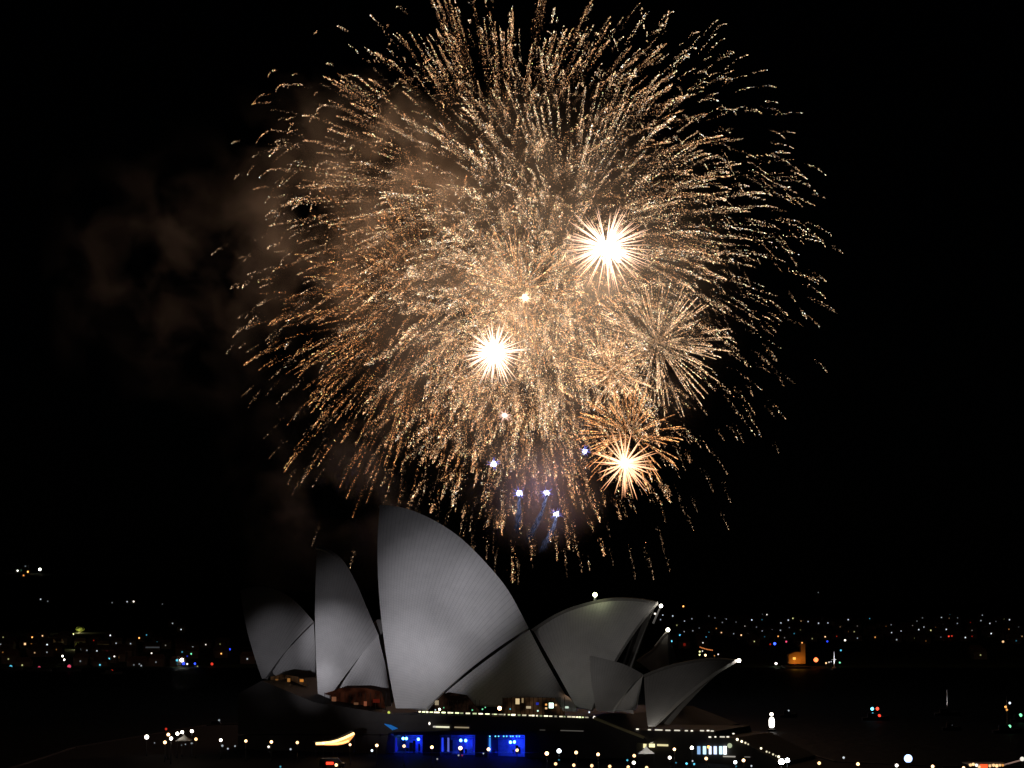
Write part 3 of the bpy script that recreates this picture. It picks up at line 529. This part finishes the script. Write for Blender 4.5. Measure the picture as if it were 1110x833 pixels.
# brighter far lamps on posts
BIG = [(43.3, 617.5, 2.6, 'w', 8, 'brightest white lamp, high on the far left hill'), (76, 688, 1.7, 'k', 4, 'left one of a pair of bright yellowish lamps at the far left'), (79.3, 688, 1.7, 'k', 4, 'right one of a pair of bright yellowish lamps at the far left'), (67.8, 711.5, 1.9, 'w', 5, 'upper one of two stacked white lamps low at the far left'), (69.7, 715.3, 1.9, 'w', 4, 'lower one of two stacked white lamps low at the far left'),
       (126, 708.3, 1.9, 'y', 4, 'bright orange-white lamp on the shore left of the blue wharf'), (124, 711.8, 1.5, 'w', 2, 'white lamp just below a bright orange-white one left of the blue wharf'), (164.3, 708.3, 1.4, 'w', 2, 'upper one of two close white lamps left of the blue wharf'), (165.8, 711.5, 1.6, 'w', 2.2, 'lower one of two close white lamps left of the blue wharf'), (200.5, 702, 1.8, 'o', 4, 'orange lamp above the blue-lit wharf'),
       (758.5, 706.6, 1.6, 'k', 2.5, 'upper left lamp in the small warm cluster above the restaurant sail'), (761.4, 706, 1.2, 'w', 1.2, 'upper right small lamp in the warm cluster above the restaurant sail'), (758.4, 710, 1.7, 'k', 2.5, 'lower left lamp in the warm cluster above the restaurant sail'), (764.7, 710.5, 2.2, 'y', 5, 'brightest lamp in the warm cluster above the restaurant sail'), (774.5, 711, 1.3, 'o', .5, 'dim orange lamp right of the warm cluster above the restaurant sail'), (778.5, 709.5, 1.4, 'w', 1.3, 'small white lamp at the right end of the warm cluster above the restaurant sail'),
       (839.8, 698, 2.6, 'b', 5, 'vivid blue lamp on the far shore left of the orange-lit building'), (835, 698.6, 1.6, 'r', .4, 'dim red lamp touching the left of the vivid blue lamp'), (852.3, 695.8, 1.9, 'p', 1, 'pinkish red lamp above the orange-lit building'), (841.2, 719.5, 2.3, 'w', 6, 'bright white lamp at the waterline left of the orange-lit building'), (861.5, 719.8, 1.3, 'p', .4, 'faint pink lamp below the orange-lit building'), (884.5, 715.5, 4.6, 'o', 3.2, 'large red-orange beacon at the waterline'),
       (895.5, 719, 1.6, 'y', 2, 'warm lamp at the waterline right of the red-orange beacon'), (898.7, 718, 1.4, 'w', .8, 'pale lamp left of the lit white mast'), (901, 717.5, 1.2, 'd', .6, 'grey lamp touching the foot of the lit white mast'), (911.5, 705.2, 1.8, 'c', .9, 'teal lamp upper right of the lit white mast'), (910.3, 718.5, 1.7, 'g', 1.4, 'green lamp at the waterline right of the lit white mast'), (896.8, 695.5, 2, 'b', 1.2, 'blue lamp above the lit white mast'), (916, 694.3, 2, 'w', 2, 'clear white lamp to the right above the lit white mast'),
       (1055.5, 701.8, 1.9, 'y', 2.2, 'warm lamp above a red one at the far right shore'), (1087.3, 695.8, 2.3, 'y', 1.1, 'elongated warm lamp near the right edge'),
       (192, 716, 2.4, 'c', .9, 'cyan-blue lamp left of the white wharf floodlight'), (199, 719.5, 3, 'b', 2, 'blue lamp under the white wharf floodlight'), (203, 720, 1.6, 'w', 2.5, 'white lamp lower right of the wharf floodlight'), (211.3, 719.7, 2, 'b', 3, 'single blue lamp right of the wharf floodlight'), (214, 722.5, 1.2, 'k', .6, 'tiny yellowish lamp under the single blue lamp'), (245.5, 702.5, 1.9, 'b', 2, 'left blue lamp of the pair nearest the opera house'), (249, 704.2, 2.2, 'b', 1.5, 'right blue lamp of the pair nearest the opera house'), (229.8, 720, 2.8, 'r', .8, 'broad red lamp between the wharf and the opera house'), (197, 715.7, 3.4, 'w', 25, 'dazzling white floodlight on the blue-lit wharf'), (203, 711.5, 1.6, 'b', .3, 'faint blue lamp above the wharf floodlight')]
for px, py, s_, c, st, lb in BIG:
    p = land(px, py, 5); k = p.y/FPX; gz = T(p.x, p.y) if T(p.x, p.y) < p.z else p.z - 5; r = s_*k*.5*1.05
    t_ = empty('far_lamp', (p.x, p.y, gz), lb, 'lamp', 'brighter lamps on the far shore')
    MB().lathe((p.x, p.y, gz), [(.3, -1), (.15, p.z - gz - r)]).build('post', METAL, t_); MB().ball(p, r, 10).build('lamp_head', glow(f'big_{c}_{st}', COL[c] if c != 'o' or py < 715 or px < 800 else (1, .17, .05), st, False), t_, True)
# warm floodlit building and lit mast on the far shore
c_ = at_y(864, 720, 1275); k = 1275/FPX; t_ = empty('stone_fort', (c_.x, 1275, WZ), 'orange floodlit stone building with a taller right side at the waterline', 'fort')
MB().box((c_.x, 1282, WZ + .7), 26*k, 26, 1.4).build('seawall', CONC, t_)
SAND = pbr('fort_sandstone', (.36, .20, .08), .85, noise=.3, scale=.4)
P_ = lambda x, y: at_y(x, y, 1275)
MB().prism([P_(855, 720), P_(855, 710), P_(862, 707), P_(868, 707), P_(868, 720)], (0, 9, 0)).build('wall', SAND, t_)
MB().prism([P_(868.2, 720), P_(868.2, 699), P_(873, 698), P_(873, 720)], (0, 7, 0)).build('tower', SAND, t_)
MB().box(P_(861, 714), 3*k, .4, 2.5*k).build('window', glow('fort_window', (1, .5, .08), 1.4, False), t_)
light('fort_floodlight', 'POINT', P_(861, 717.5) + Vector((0, -3.5, 0)), 520, (1, .45, .06), .5); light('fort_floodlight', 'POINT', P_(868.5, 715) + Vector((0, -4, 0)), 420, (1, .4, .06), .5)
b_ = at_y(904.3, 719, 1280); t_ = empty('lit_mast', (b_.x, 1280, WZ), 'thin white floodlit mast right of the red-orange beacon', 'mast')
MB().lathe((b_.x, 1280, WZ), [(1.2, 0), (1.2, .8), (.4, 1), (.25, at_y(904, 706, 1280).z - WZ)]).build('pole', WHITEP, t_); MB().box((b_.x, 1280, WZ + 5.2), 3, .15, .15).build('yard', WHITEP, t_)
light('mast_light', 'SPOT', (b_.x, 1270, WZ + 1), 9000, (.9, .95, 1), .2, (b_.x, 1280, WZ+6), 40)
# olive-lit trees and the low lit wharf shed on the left
def tree(px, py, wpx, label, en):
    p = land(px, py, 4); k = p.y/FPX; gz = T(p.x, p.y); t_ = empty('tree', (p.x, p.y, gz), label, 'tree'); R_ = wpx*k/2; rr = random.Random(int(px))
    MB().lathe((p.x, p.y, gz), [(.5, -.5), (.3, 3), (.15, 6)]).build('trunk', pbr('bark', (.12, .09, .06), .9), t_); m = MB()
    for i in range(500):
        q = Vector((rr.gauss(0, 1), rr.gauss(0, 1), rr.gauss(0, .6))); q = q.normalized()*R_*rr.random()**.4; q.z *= .6; c_ = p + q; u = Vector((rr.gauss(0, 1), rr.gauss(0, 1), rr.gauss(0, 1))).normalized()*.6; v = u.orthogonal().normalized()*.6
        m.add([c_-u, c_+v, c_+u, c_-v], [(0, 1, 2, 3)])
    m.build('crown', pbr('leaves', (.09, .11, .03), .8), t_); light('tree_uplight', 'POINT', p + Vector((0, -R_-4, -3)), en, (1, .9, .4), .5)
tree(87, 682, 10, 'broad tree lit olive green above the paired yellow lamps at the far left', 9000); tree(86.5, 699, 9, 'low tree faintly lit olive below the paired yellow lamps', 4500)
p = land(164, 702, 4); k = p.y/FPX; t_ = empty('wharf_shed', (p.x, p.y, T(p.x, p.y)), 'long low shed with a faint grey lit wall left of the blue-lit wharf', 'shed')
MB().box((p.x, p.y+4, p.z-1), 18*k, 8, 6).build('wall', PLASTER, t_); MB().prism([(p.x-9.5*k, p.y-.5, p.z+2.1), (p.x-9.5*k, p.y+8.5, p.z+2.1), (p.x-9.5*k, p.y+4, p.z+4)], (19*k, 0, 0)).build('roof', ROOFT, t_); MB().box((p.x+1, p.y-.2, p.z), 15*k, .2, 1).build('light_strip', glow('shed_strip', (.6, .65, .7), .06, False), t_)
# blue reflections come from the lamps; a ramp of orange bulbs above the restaurant sail
p0 = land(759, 703, 4); t_ = empty('string_of_lights', (p0.x, p0.y, T(p0.x, p0.y)), 'short sagging string of tiny orange bulbs above the warm lamp cluster', 'string lights'); m = MB(); prev = None
for i in range(9):
    u = i/8; q = at_y(759 + 13*u, 701.8 + 5*u - 1.8*u*u, p0.y)
    MB().ball(q, .45, 8).build('bulb', glow('string_bulb', (1, .3, .08), .7, False), t_)
    if prev is not None: m.beam(prev, q, .08, n=4)
    prev = q
m.build('cable', METAL, t_)
for q in (at_y(759, 701.8, p0.y), prev): MB().beam((q.x, q.y, T(q.x, q.y)-1), q, .2, n=6).build('pole', METAL, t_)

# ------------------------------------------------------------------ BOATS and beacon on the water
def boat(px, wl_y, L, label, lights_, mast=0, litmast=None, flip=1, name='boat'):
    b_ = at_z(px, wl_y, WZ); t_ = empty(name, b_, label, 'boat'); rows = []; n = 9
    for j in range(n):
        u = j/(n-1); x_ = (u-.5)*L*flip; wd = L*.15*(1-(max(0, u-.35)/.65)**2.2) + .05; h_ = .9 + .6*u*u
        rows += [(b_.x+x_, b_.y-wd, WZ+h_), (b_.x+x_, b_.y-wd*.6, WZ-.3), (b_.x+x_, b_.y+wd*.6, WZ-.3), (b_.x+x_, b_.y+wd, WZ+h_)]
    m = MB(); m.add(rows, [(4*j+i, 4*j+(i+1) % 4, 4*j+4+(i+1) % 4, 4*j+4+i) for j in range(n-1) for i in range(4)] + [(0, 1, 2, 3), (4*n-1, 4*n-2, 4*n-3, 4*n-4)]); m.build('hull', DARKP, t_)
    MB().prism([(b_.x+a*L*flip, b_.y-L*.08, WZ+c) for a, c in [(-.3, 1), (-.28, 2.4), (.02, 2.4), (.12, 1.1)]], (0, L*.16, 0)).build('cabin', DARKP, t_)
    if mast: MB().beam((b_.x, b_.y, WZ+1), (b_.x, b_.y, WZ+mast), .09, .05, 6).build('mast', WHITEP, t_)
    if litmast: light('deck_light', 'SPOT', (b_.x, b_.y-3, WZ+2), litmast, (1, 1, 1), .1, (b_.x, b_.y, WZ+6), 50)
    for x, y, r, c, st in lights_:
        q = at_y(x, y, b_.y-.2); k = b_.y/FPX; MB().ball(q, r*k, 8).build('navigation_light', glow(f'nav{c}{st}', COL[c], st, False), t_)
        MB().beam((q.x, q.y+.1, WZ+.6), (q.x, q.y+.1, q.z), .05, n=4).build('light_pole', METAL, t_)
boat(949, 781, 9, 'dark boat showing two cyan and two red lights on the black water', [(945.5, 768.6, 1.7, 'c', 4), (951.1, 768.5, 1.7, 'r', 3), (946, 774, 1.2, 'c', 1.2), (953.2, 776, 1.6, 'r', 1.6)])
boat(1027, 776, 9, 'faint sailing boat whose mast catches a grey light on the right', [(1027.3, 770.3, .9, 'd', .3)], 9, 1200, name='sailing_boat')
boat(1092, 795, 9, 'dark boat near the right edge with orange, blue-white and pale green lights', [(1094.6, 762.3, 1.3, 'd', 1.5), (1090, 766.5, 1.2, 'o', 1.8), (1091.5, 769.6, 1.2, 'o', 1), (1094.5, 787.5, 1.7, 'g', 1.3)], 11)
boat(1105, 783, 6, 'dark boat with one green light at the right edge', [(1106.3, 775.5, 1.8, 'g', 1.6)])
boat(12, 727, 14, 'dark boat with a teal light at the far left', [(11.8, 722.7, 1.5, 'c', .8)]); boat(43, 728, 14, 'dark boat with a pinkish light at the far left', [(42.5, 723.7, 1.4, 'p', .5)])
boat(75, 728, 14, 'dark boat with a stronger red light at the far left', [(75, 722.6, 1.9, 'p', .7)]); boat(121, 731, 12, 'dark boat with a dim red light left of the blue wharf', [(121.3, 727.3, 1.3, 'r', .4)])
boat(1032, 792, 6, 'dark boat with one very faint grey light on the right', [(1032, 786.3, 1.2, 'd', .06)]); boat(855, 778, 6, 'dark boat with one tiny white light right of the glowing beacon', [(854.8, 770.8, 1.1, 'd', .6)])
boat(237, 790, 8, 'dark boat with one tiny greenish light above the lamp row on the left', [(237.5, 781, 1.1, 'd', .35)])
b_ = at_z(836.6, 793, WZ); k = b_.y/FPX; t_ = empty('harbour_beacon', b_, 'glowing white capsule-shaped beacon with a round lamp on top, alone right of the opera house', 'beacon')
MB().lathe(b_, [(1.3, -1), (1.3, .6), (.5, .8), (.4, 1.2)]).build('pile', CONC, t_)
h0, h1 = at_y(836.6, 789.3, b_.y).z - WZ, at_y(836.6, 777.7, b_.y).z - WZ; r = 2.9*k
MB().lathe(b_, [(.3, h0), (r*.8, h0+.25), (r, h0+.8), (r, h1-.9), (r*.8, h1-.3), (.3, h1)]).build('lantern', glow('beacon_white', (1, .95, .86), 5, False), t_, True)
MB().beam((b_.x, b_.y, WZ+h1), (b_.x, b_.y, WZ+h1+.6), .2, n=6).build('collar', METAL, t_); MB().ball(at_y(836.3, 774.6, b_.y), 2.0*k).build('top_lamp', glow('beacon_top', (1, .9, .78), 4, False), t_, True)

# ------------------------------------------------------------------ FIREWORKS
DIRS6 = 3
def spindles(P, Dv, L, R, colr):
    """N elongated burning specks -> (verts, tris, colours). Three-sided bipyramids along Dv."""
    n = len(P); Dv = Dv/np.maximum(np.linalg.norm(Dv, axis=1, keepdims=True), 1e-9)
    h = np.where(np.abs(Dv[:, 2:3]) > .9, np.array([[1., 0, 0]]), np.array([[0, 0, 1.]])); U = np.cross(Dv, h); U /= np.linalg.norm(U, axis=1, keepdims=True); V = np.cross(Dv, U)
    vs = np.zeros((n, 5, 3)); vs[:, 0] = P - Dv*L[:, None]; vs[:, 4] = P + Dv*L[:, None]
    ph = rng.random(n)*6.28
    for k in range(3):
        a = ph + k*2.0944; vs[:, 1+k] = P + (U*np.cos(a)[:, None] + V*np.sin(a)[:, None])*R[:, None]
    f = np.array([[0, 2, 1], [0, 3, 2], [0, 1, 3], [4, 1, 2], [4, 2, 3], [4, 3, 1]]); F = (f[None] + (np.arange(n)*5)[:, None, None]).reshape(-1, 3)
    return vs.reshape(-1, 3), F, np.repeat(colr, 5, axis=0)
def spark_obj(name, parent, V, F, K, stuff=False):
    base = np.array(parent.location); me = bpy.data.meshes.new(name); nv, nf = len(V), len(F)
    me.vertices.add(nv); me.vertices.foreach_set('co', (V - base).ravel()); me.loops.add(nf*3); me.loops.foreach_set('vertex_index', F.ravel().astype(np.int32))
    me.polygons.add(nf); me.polygons.foreach_set('loop_start', np.arange(0, nf*3, 3, dtype=np.int32)); me.update(calc_edges=True)
    at = me.attributes.new('ember', 'FLOAT_COLOR', 'POINT'); at.data.foreach_set('color', np.concatenate([K, np.ones((nv, 1))], axis=1).ravel())
    me.materials.append(SPARK); o = bpy.data.objects.new(name, me); C.objects.link(o); o.parent = parent
    if stuff: o['kind'] = 'stuff'
    return o
def pix(P):      # where a point of the sky lies in height: used only for choosing how burnt-out the embers are
    return P
def burst(px, py, D, Rpx, n, label, seg=(.6, 1), seglen=(.12, .3), droop=.15, col=(1, .74, .45), heat=(.5, 2.2), per=(18, 46), jit=.012, size=(.22, .5), long_=(.8, 2.0), flat=1.0, fade_tip=True, cat='firework burst', rmin=.85, group='golden firework bursts', drift=(0, 0), hollow_dir=None, lowdim=0, leftdim=0):
    c = np.array(at_y(px, py, D)); k = D/FPX; R = Rpx*k
    t_ = empty('firework_burst', c, label, cat, group); trails = []; n = int(n*1.3)
    while len(trails) < n:
        d = rng.normal(size=3); d /= np.linalg.norm(d)
        if hollow_dir is not None and not hollow_dir(d): continue
        Rr = R*rng.uniform(rmin, 1.0); low_f = (1 - lowdim*max(0, -d[2])**.8)*(1 - leftdim*max(0, -d[0])**.7); L_ = rng.uniform(*seglen)*(.55 + .45*low_f); t1 = rng.uniform(seg[0]+L_*.6, seg[1]); t0 = max(.02, t1 - L_)
        m_ = int(rng.integers(*per)*.8*(.5 + L_*2.2)); m_ = max(m_, 6); t = t0 + (t1-t0)*rng.beta(1.3, 1.05, m_)
        g = lambda q: c + d*Rr*(1 - (1-q)**1.6)[:, None]*1.0 + np.array([drift[0]*R, 0, 0])*(q**2)[:, None] - np.array([0, 0, droop*R])*(q**2.4)[:, None]
        P = g(t); e = 1e-3; Dd = (g(t+e) - P); Dd /= np.linalg.norm(Dd, axis=1, keepdims=True)
        u = (t-t0)/(t1-t0); jj = jit*R*(.22 + 1.05*(1-u)); P = P + rng.normal(size=P.shape)*jj[:, None]*.5
        hh = low_f*rng.uniform(*heat)*np.exp(rng.normal(-.3, .95, m_))*(.25 + .9*u)
        sz = rng.uniform(*size)*np.exp(rng.normal(0, .3, m_))
        warm = np.clip(rng.normal(0, .16, m_), -.25, .35)[:, None]; K = np.array(col)[None]*np.array([1, 1, 1])*hh[:, None]; K = K*np.concatenate([1+0*warm, 1-warm*.6, 1-warm*1.4], axis=1)
        trails.append((float(L_*m_), spindles(P, Dd + rng.normal(size=P.shape)*.12, sz*rng.uniform(*long_, m_), sz*.72, np.minimum(K*1.15, 3.2))))
    trails.sort(key=lambda q: -q[0])
    def merge(lst):
        V = []; F = []; K = []; o = 0
        for _, (v, f, k_) in lst: V.append(v); F.append(f+o); K.append(k_); o += len(v)
        return np.concatenate(V), np.concatenate(F), np.concatenate(K)
    for q in trails[:100]: spark_obj('spark_trail', t_, *q[1])
    if len(trails) > 100: spark_obj('glitter', t_, *merge(trails[100:]), stuff=True)
    return t_, c
def flower(px, py, D, Rpx, n, label, col, heat, w_=.9, core=6, core_heat=10, off=(0, 0), inner=.05, gl=None, hot=(1, .85, .7), rvar=(.72, 1.05)):
    """bright young burst: tapering rays of burning stars round a white-hot core"""
    c = np.array(at_y(px, py, D)); k = D/FPX; R = Rpx*k; t_ = empty('firework_burst', c, label, 'firework burst', 'bright young firework bursts')
    for i in range(n):
        d = rng.normal(size=3); d /= np.linalg.norm(d)
        if abs(d[1]) > .93: d[1] *= .4; d /= np.linalg.norm(d)
        Rr = R*rng.uniform(*rvar); m_ = 15; u = np.linspace(inner, 1, m_); P = c + d*Rr*u[:, None] - np.array([0, 0, .03*R])*(u**2)[:, None]; 
        wd = w_*(.35 + .9*np.sin(np.pi*np.clip(u, 0, 1)**.7))*k; hh = rng.uniform(.7, 1.3)*heat*(1.25 - .75*u); mixc = (np.array(col)[None]*u[:, None] + np.array(hot)[None]*(1-u[:, None]))
        v, f, kk = spindles(P, np.repeat(d[None], m_, 0), np.full(m_, Rr/m_*1.3), wd*.55, mixc*hh[:, None]); spark_obj('spark_trail', t_, v, f, kk)
    if core:
        oc = np.array([off[0]*k, -1, -off[1]*k]); m_ = 240; q = rng.normal(size=(m_, 3)); q /= np.linalg.norm(q, axis=1, keepdims=True); q *= (core*k*rng.random(m_)**1.1)[:, None]
        v, f, kk = spindles(c + oc + q, q + 1e-3, np.full(m_, core*k*.22), np.full(m_, core*k*.07), np.repeat(np.array([hot]), m_, 0)*core_heat); spark_obj('core', t_, v, f, kk)
    return t_, Vector(c)
GOLD, CREAM, AMBER, BROWN = (1, .51, .25), (1, .6, .34), (1, .42, .16), (1, .4, .14)
SZ = (.075, .135)
burst(566, 268, 860, 362, 640, 'widest pale gold burst whose arched drooping tips form the outer edge of the display', (.56, 1), (.08, .24), .15, CREAM, (.9, 3.4), (30, 60), .006, (.075, .14), rmin=.8, lowdim=.8, leftdim=.55)
burst(696, 172, 835, 215, 170, 'sparse pale burst of short separate arcs at the upper right edge', (.6, 1), (.12, .3), .22, CREAM, (1.0, 3.4), (24, 44), .007, (.075, .14), rmin=.85, lowdim=.9, leftdim=.7)
burst(400, 150, 880, 165, 90, 'sparse dim burst of short separate arcs at the upper left edge', (.6, 1), (.12, .3), .25, GOLD, (.8, 2.6), (24, 44), .008, (.075, .14), rmin=.75, lowdim=.6)
burst(548, 222, 890, 285, 380, 'tall spiky gold burst sending long brownish spikes up to the top of the picture', (.4, 1), (.25, .5), .05, GOLD, (.5, 1.8), (90, 170), .012, SZ, rmin=.75, lowdim=.3)
burst(612, 262, 850, 240, 440, 'dense cream gold burst of crossing trails filling the upper right', (.25, 1), (.2, .5), .08, CREAM, (.7, 2.6), (70, 150), .012, SZ, lowdim=.2)
burst(575, 335, 840, 225, 640, 'dense glittering burst filling the middle of the display', (.1, 1), (.1, .34), .10, CREAM, (.7, 2.4), (80, 170), .026, SZ, rmin=.6)
burst(575, 405, 830, 200, 560, 'golden willow burst raining glitter above the tallest sail', (.2, 1), (.08, .26), .24, GOLD, (.5, 1.8), (70, 140), .020, SZ, rmin=.5)
burst(462, 345, 870, 212, 420, 'orange-brown burst falling away at the lower left', (.3, 1), (.14, .36), .2, AMBER, (.45, 1.5), (50, 100), .011, SZ, rmin=.6, drift=(-.1, 0))
burst(712, 372, 800, 88, 150, 'palm-shaped golden burst of straight rays right of centre', (.12, 1), (.35, .7), .03, CREAM, (.5, 1.5), (90, 140), .012, SZ, (1.2, 2.6), cat='firework burst')
burst(662, 403, 795, 48, 80, 'small orange starburst left of the palm-shaped burst', (.1, 1), (.4, .8), .05, GOLD, (.7, 1.8), (50, 80), .015, SZ, (1.6, 3))
burst(682, 472, 790, 66, 120, 'orange spider burst with a dark centre above the lowest bright burst', (.22, 1), (.35, .65), .06, AMBER, (.6, 1.6), (50, 90), .012, SZ, (1.6, 3.2))
burst(565, 314, 815, 80, 90, 'dull orange burst of faint rays round the small white flash', (.12, 1), (.3, .6), .04, GOLD, (.5, 1.4), (50, 90), .012, SZ, (1.6, 3.2))
_, f1 = flower(657, 268, 780, 50, 150, 'biggest white-hot burst in the upper right of the display', (1, .62, .42), 3.0, .85, 14, 6, (6, 6))
_, f2 = flower(536, 382, 780, 38, 110, 'white spiky burst left of centre', (1, .74, .55), 3.2, .9, 9, 6, (-2, -2))
_, f3 = flower(677, 503, 780, 37, 80, 'lowest bright orange burst at the lower right', (1, .42, .2), 2.4, 1.35, 5.5, 8, hot=(1, .8, .5))
_, f4 = flower(569, 323, 780, 10, 34, 'small white flash in the middle of the dull orange rays', (1, .6, .3), 2.2, .8, 3.2, 8)
_, f5 = flower(547, 450.5, 780, 9, 26, 'small pinkish white flash below the white spiky burst', (1, .55, .4), 1.4, .8, 2.6, 3, (0, 0), hot=(1, .75, .65))
# blue-white comets rising; tails are lit smoke painted as faint glowing specks
for i, (px, py, r, lb, tail) in enumerate([(535, 503.5, 3.2, 'blue-white comet farthest left, below the white spiky burst', (0, 0)), (634, 489, 2.7, 'blue-white comet beside the lowest bright orange burst', (0, 0)), (563, 535, 3.0, 'left one of two level blue-white comets above the sail', (-2, 40)), (592.5, 534.5, 3.1, 'right one of two level blue-white comets above the sail', (-20, 50)), (603, 557.5, 3.1, 'lowest blue-white comet above the back sail', (-16, 38))]):
    D = 812; c = np.array(at_y(px, py, D)); k = D/FPX; t_ = empty('firework_comet', c, lb, 'firework comet', 'blue-white comets')
    m_ = 60; q = rng.normal(size=(m_, 3)); q /= np.linalg.norm(q, axis=1, keepdims=True); q *= (r*k*rng.random(m_)**1.0)[:, None]; v, f, kk = spindles(c+q, q+1e-3, np.full(m_, r*k*.4), np.full(m_, r*k*.12), np.repeat([[.75, .78, 1.]], m_, 0)*9); spark_obj('head', t_, v, f, kk)
    m_ = 12; q = rng.normal(size=(m_, 3))*np.array([1, .4, 1]); q /= np.linalg.norm(q, axis=1, keepdims=True); v, f, kk = spindles(c+q*r*k*1.3, q, np.full(m_, r*k*1.5), np.full(m_, .10), np.repeat([[.28, .3, 1.]], m_, 0)*1.2); spark_obj('rays', t_, v, f, kk)  # thin spikes added for the star-shaped glare round the head
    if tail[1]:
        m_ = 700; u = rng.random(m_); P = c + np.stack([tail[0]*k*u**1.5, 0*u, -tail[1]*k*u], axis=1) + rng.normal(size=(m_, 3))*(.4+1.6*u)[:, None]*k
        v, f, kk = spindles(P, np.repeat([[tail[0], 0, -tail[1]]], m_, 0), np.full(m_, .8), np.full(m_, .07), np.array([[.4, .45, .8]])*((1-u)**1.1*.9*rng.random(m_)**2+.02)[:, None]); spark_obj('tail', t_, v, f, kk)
    light('comet_glow', 'POINT', Vector(c) + Vector((0, -1, 0)), 1e4, (.22, .22, 1), 1)
light('burst_fill_glow', 'POINT', f1 + Vector((2, 26, -2)), 1.9e5, (1, .62, .36), 3); light('burst_fill_glow', 'POINT', f2 + Vector((0, 30, 0)), 1e5, (1, .6, .36), 3)
light('burst_fill_glow', 'POINT', f3 + Vector((0, 30, 0)), 5e4, (1, .42, .15), 3); light('burst_fill_glow', 'POINT', f4 + Vector((0, 30, 0)), 8e4, (1, .6, .33), 3)
light('burst_fill_glow', 'POINT', at_y(462, 190, 862), 2.6e4, (1, .5, .24), 9); light('burst_fill_glow', 'POINT', at_y(390, 300, 858), 1.6e4, (1, .48, .22), 9)  # both lights added to brighten the left smoke, not tied to a flash

# ------------------------------------------------------------------ smoke drifting left of and through the bursts
def smoke():
    lo, hi = at_y(20, 640, 800), at_y(850, 60, 800); mat = bpy.data.materials.new('firework_smoke'); mat.use_nodes = True; t = mat.node_tree; t.nodes.clear(); N = t.nodes.new; L = t.links
    out = N('ShaderNodeOutputMaterial'); pv = N('ShaderNodeVolumePrincipled'); L.new(pv.outputs[0], out.inputs['Volume']); pv.inputs['Color'].default_value = (.8, .78, .76, 1)
    tc = N('ShaderNodeTexCoord')
    def mask(px, py, rx, ry, rz):
        c = at_y(px, py, 850); kk = 850/FPX; s = N('ShaderNodeVectorMath'); s.operation = 'SUBTRACT'; s.inputs[1].default_value = c; L.new(tc.outputs['Object'], s.inputs[0])
        q = N('ShaderNodeVectorMath'); q.operation = 'MULTIPLY'; q.inputs[1].default_value = (1/(rx*kk), 1/ry, 1/(rz*kk)); L.new(s.outputs[0], q.inputs[0]); l = N('ShaderNodeVectorMath'); l.operation = 'LENGTH'; L.new(q.outputs[0], l.inputs[0])
        r = N('ShaderNodeMapRange'); r.interpolation_type = 'SMOOTHSTEP'; r.inputs['From Min'].default_value = 0.1; r.inputs['From Max'].default_value = 1; r.inputs['To Min'].default_value = 1; r.inputs['To Max'].default_value = 0; L.new(l.outputs['Value'], r.inputs[0]); return r.outputs[0]
    def noise(sc_, a, b, det=3):
        n = N('ShaderNodeTexNoise'); n.inputs['Scale'].default_value = sc_; n.inputs['Detail'].default_value = det; n.inputs['Distortion'].default_value = .4; L.new(tc.outputs['Object'], n.inputs['Vector'])
        r = N('ShaderNodeMapRange'); r.interpolation_type = 'SMOOTHSTEP'; r.inputs['From Min'].default_value = a; r.inputs['From Max'].default_value = b; L.new(n.outputs[0], r.inputs[0]); return r.outputs[0]
    def mul(a, b):
        m = N('ShaderNodeMath'); m.operation = 'MULTIPLY'; L.new(a, m.inputs[0])
        if isinstance(b, float): m.inputs[1].default_value = b
        else: L.new(b, m.inputs[1])
        return m.outputs[0]
    def add(a, b): m = N('ShaderNodeMath'); m.operation = 'ADD'; L.new(a, m.inputs[0]); L.new(b, m.inputs[1]); return m.outputs[0]
    nA = noise(.035, .32, .7); nB = noise(.045, .50, .68)
    d = mul(mul(mask(570, 310, 260, 60, 260), nA), .008)
    d = add(d, mul(mul(mask(400, 200, 190, 55, 190), nB), .02)); d = add(d, mul(mul(mask(220, 290, 230, 55, 180), nB), .010)); d = add(d, mul(mul(mask(360, 520, 150, 45, 170), nB), .004)); d = add(d, mul(mul(mask(580, 530, 95, 60, 80), nA), .008))  # last puff is added so the comets get a violet halo
    L.new(d, pv.inputs['Density'])
    c_ = (lo + hi)/2; m = MB().box((c_.x, 865, c_.z), hi.x-lo.x, 130, hi.z-lo.z); o = m.build('smoke', mat); o['kind'] = 'stuff'
smoke()
sm = bpy.data.materials.new('bay_glow_haze'); sm.use_nodes = True; t = sm.node_tree; t.nodes.clear(); o_ = t.nodes.new('ShaderNodeOutputMaterial'); pv = t.nodes.new('ShaderNodeVolumePrincipled'); t.links.new(pv.outputs[0], o_.inputs['Volume'])  # haze volume added to soften and spread the blue glow of the bays
pv.inputs['Color'].default_value = (.9, .9, .9, 1); tc = t.nodes.new('ShaderNodeTexCoord'); n = t.nodes.new('ShaderNodeTexNoise'); n.inputs['Scale'].default_value = .22; n.inputs['Detail'].default_value = 2; t.links.new(tc.outputs['Object'], n.inputs['Vector'])
r = t.nodes.new('ShaderNodeMapRange'); r.inputs['From Min'].default_value = .38; r.inputs['From Max'].default_value = .65; r.inputs['To Min'].default_value = 0; r.inputs['To Max'].default_value = .16; t.links.new(n.outputs[0], r.inputs[0]); t.links.new(r.outputs[0], pv.inputs['Density'])
o = MB().prism([pf(421, 795, -4), pf(573, 793.5, -4), pf(578, 816.5, -4), pf(418, 816.5, -4)], -MM*9.5).build('bay_glow_haze', sm); o['kind'] = 'stuff'
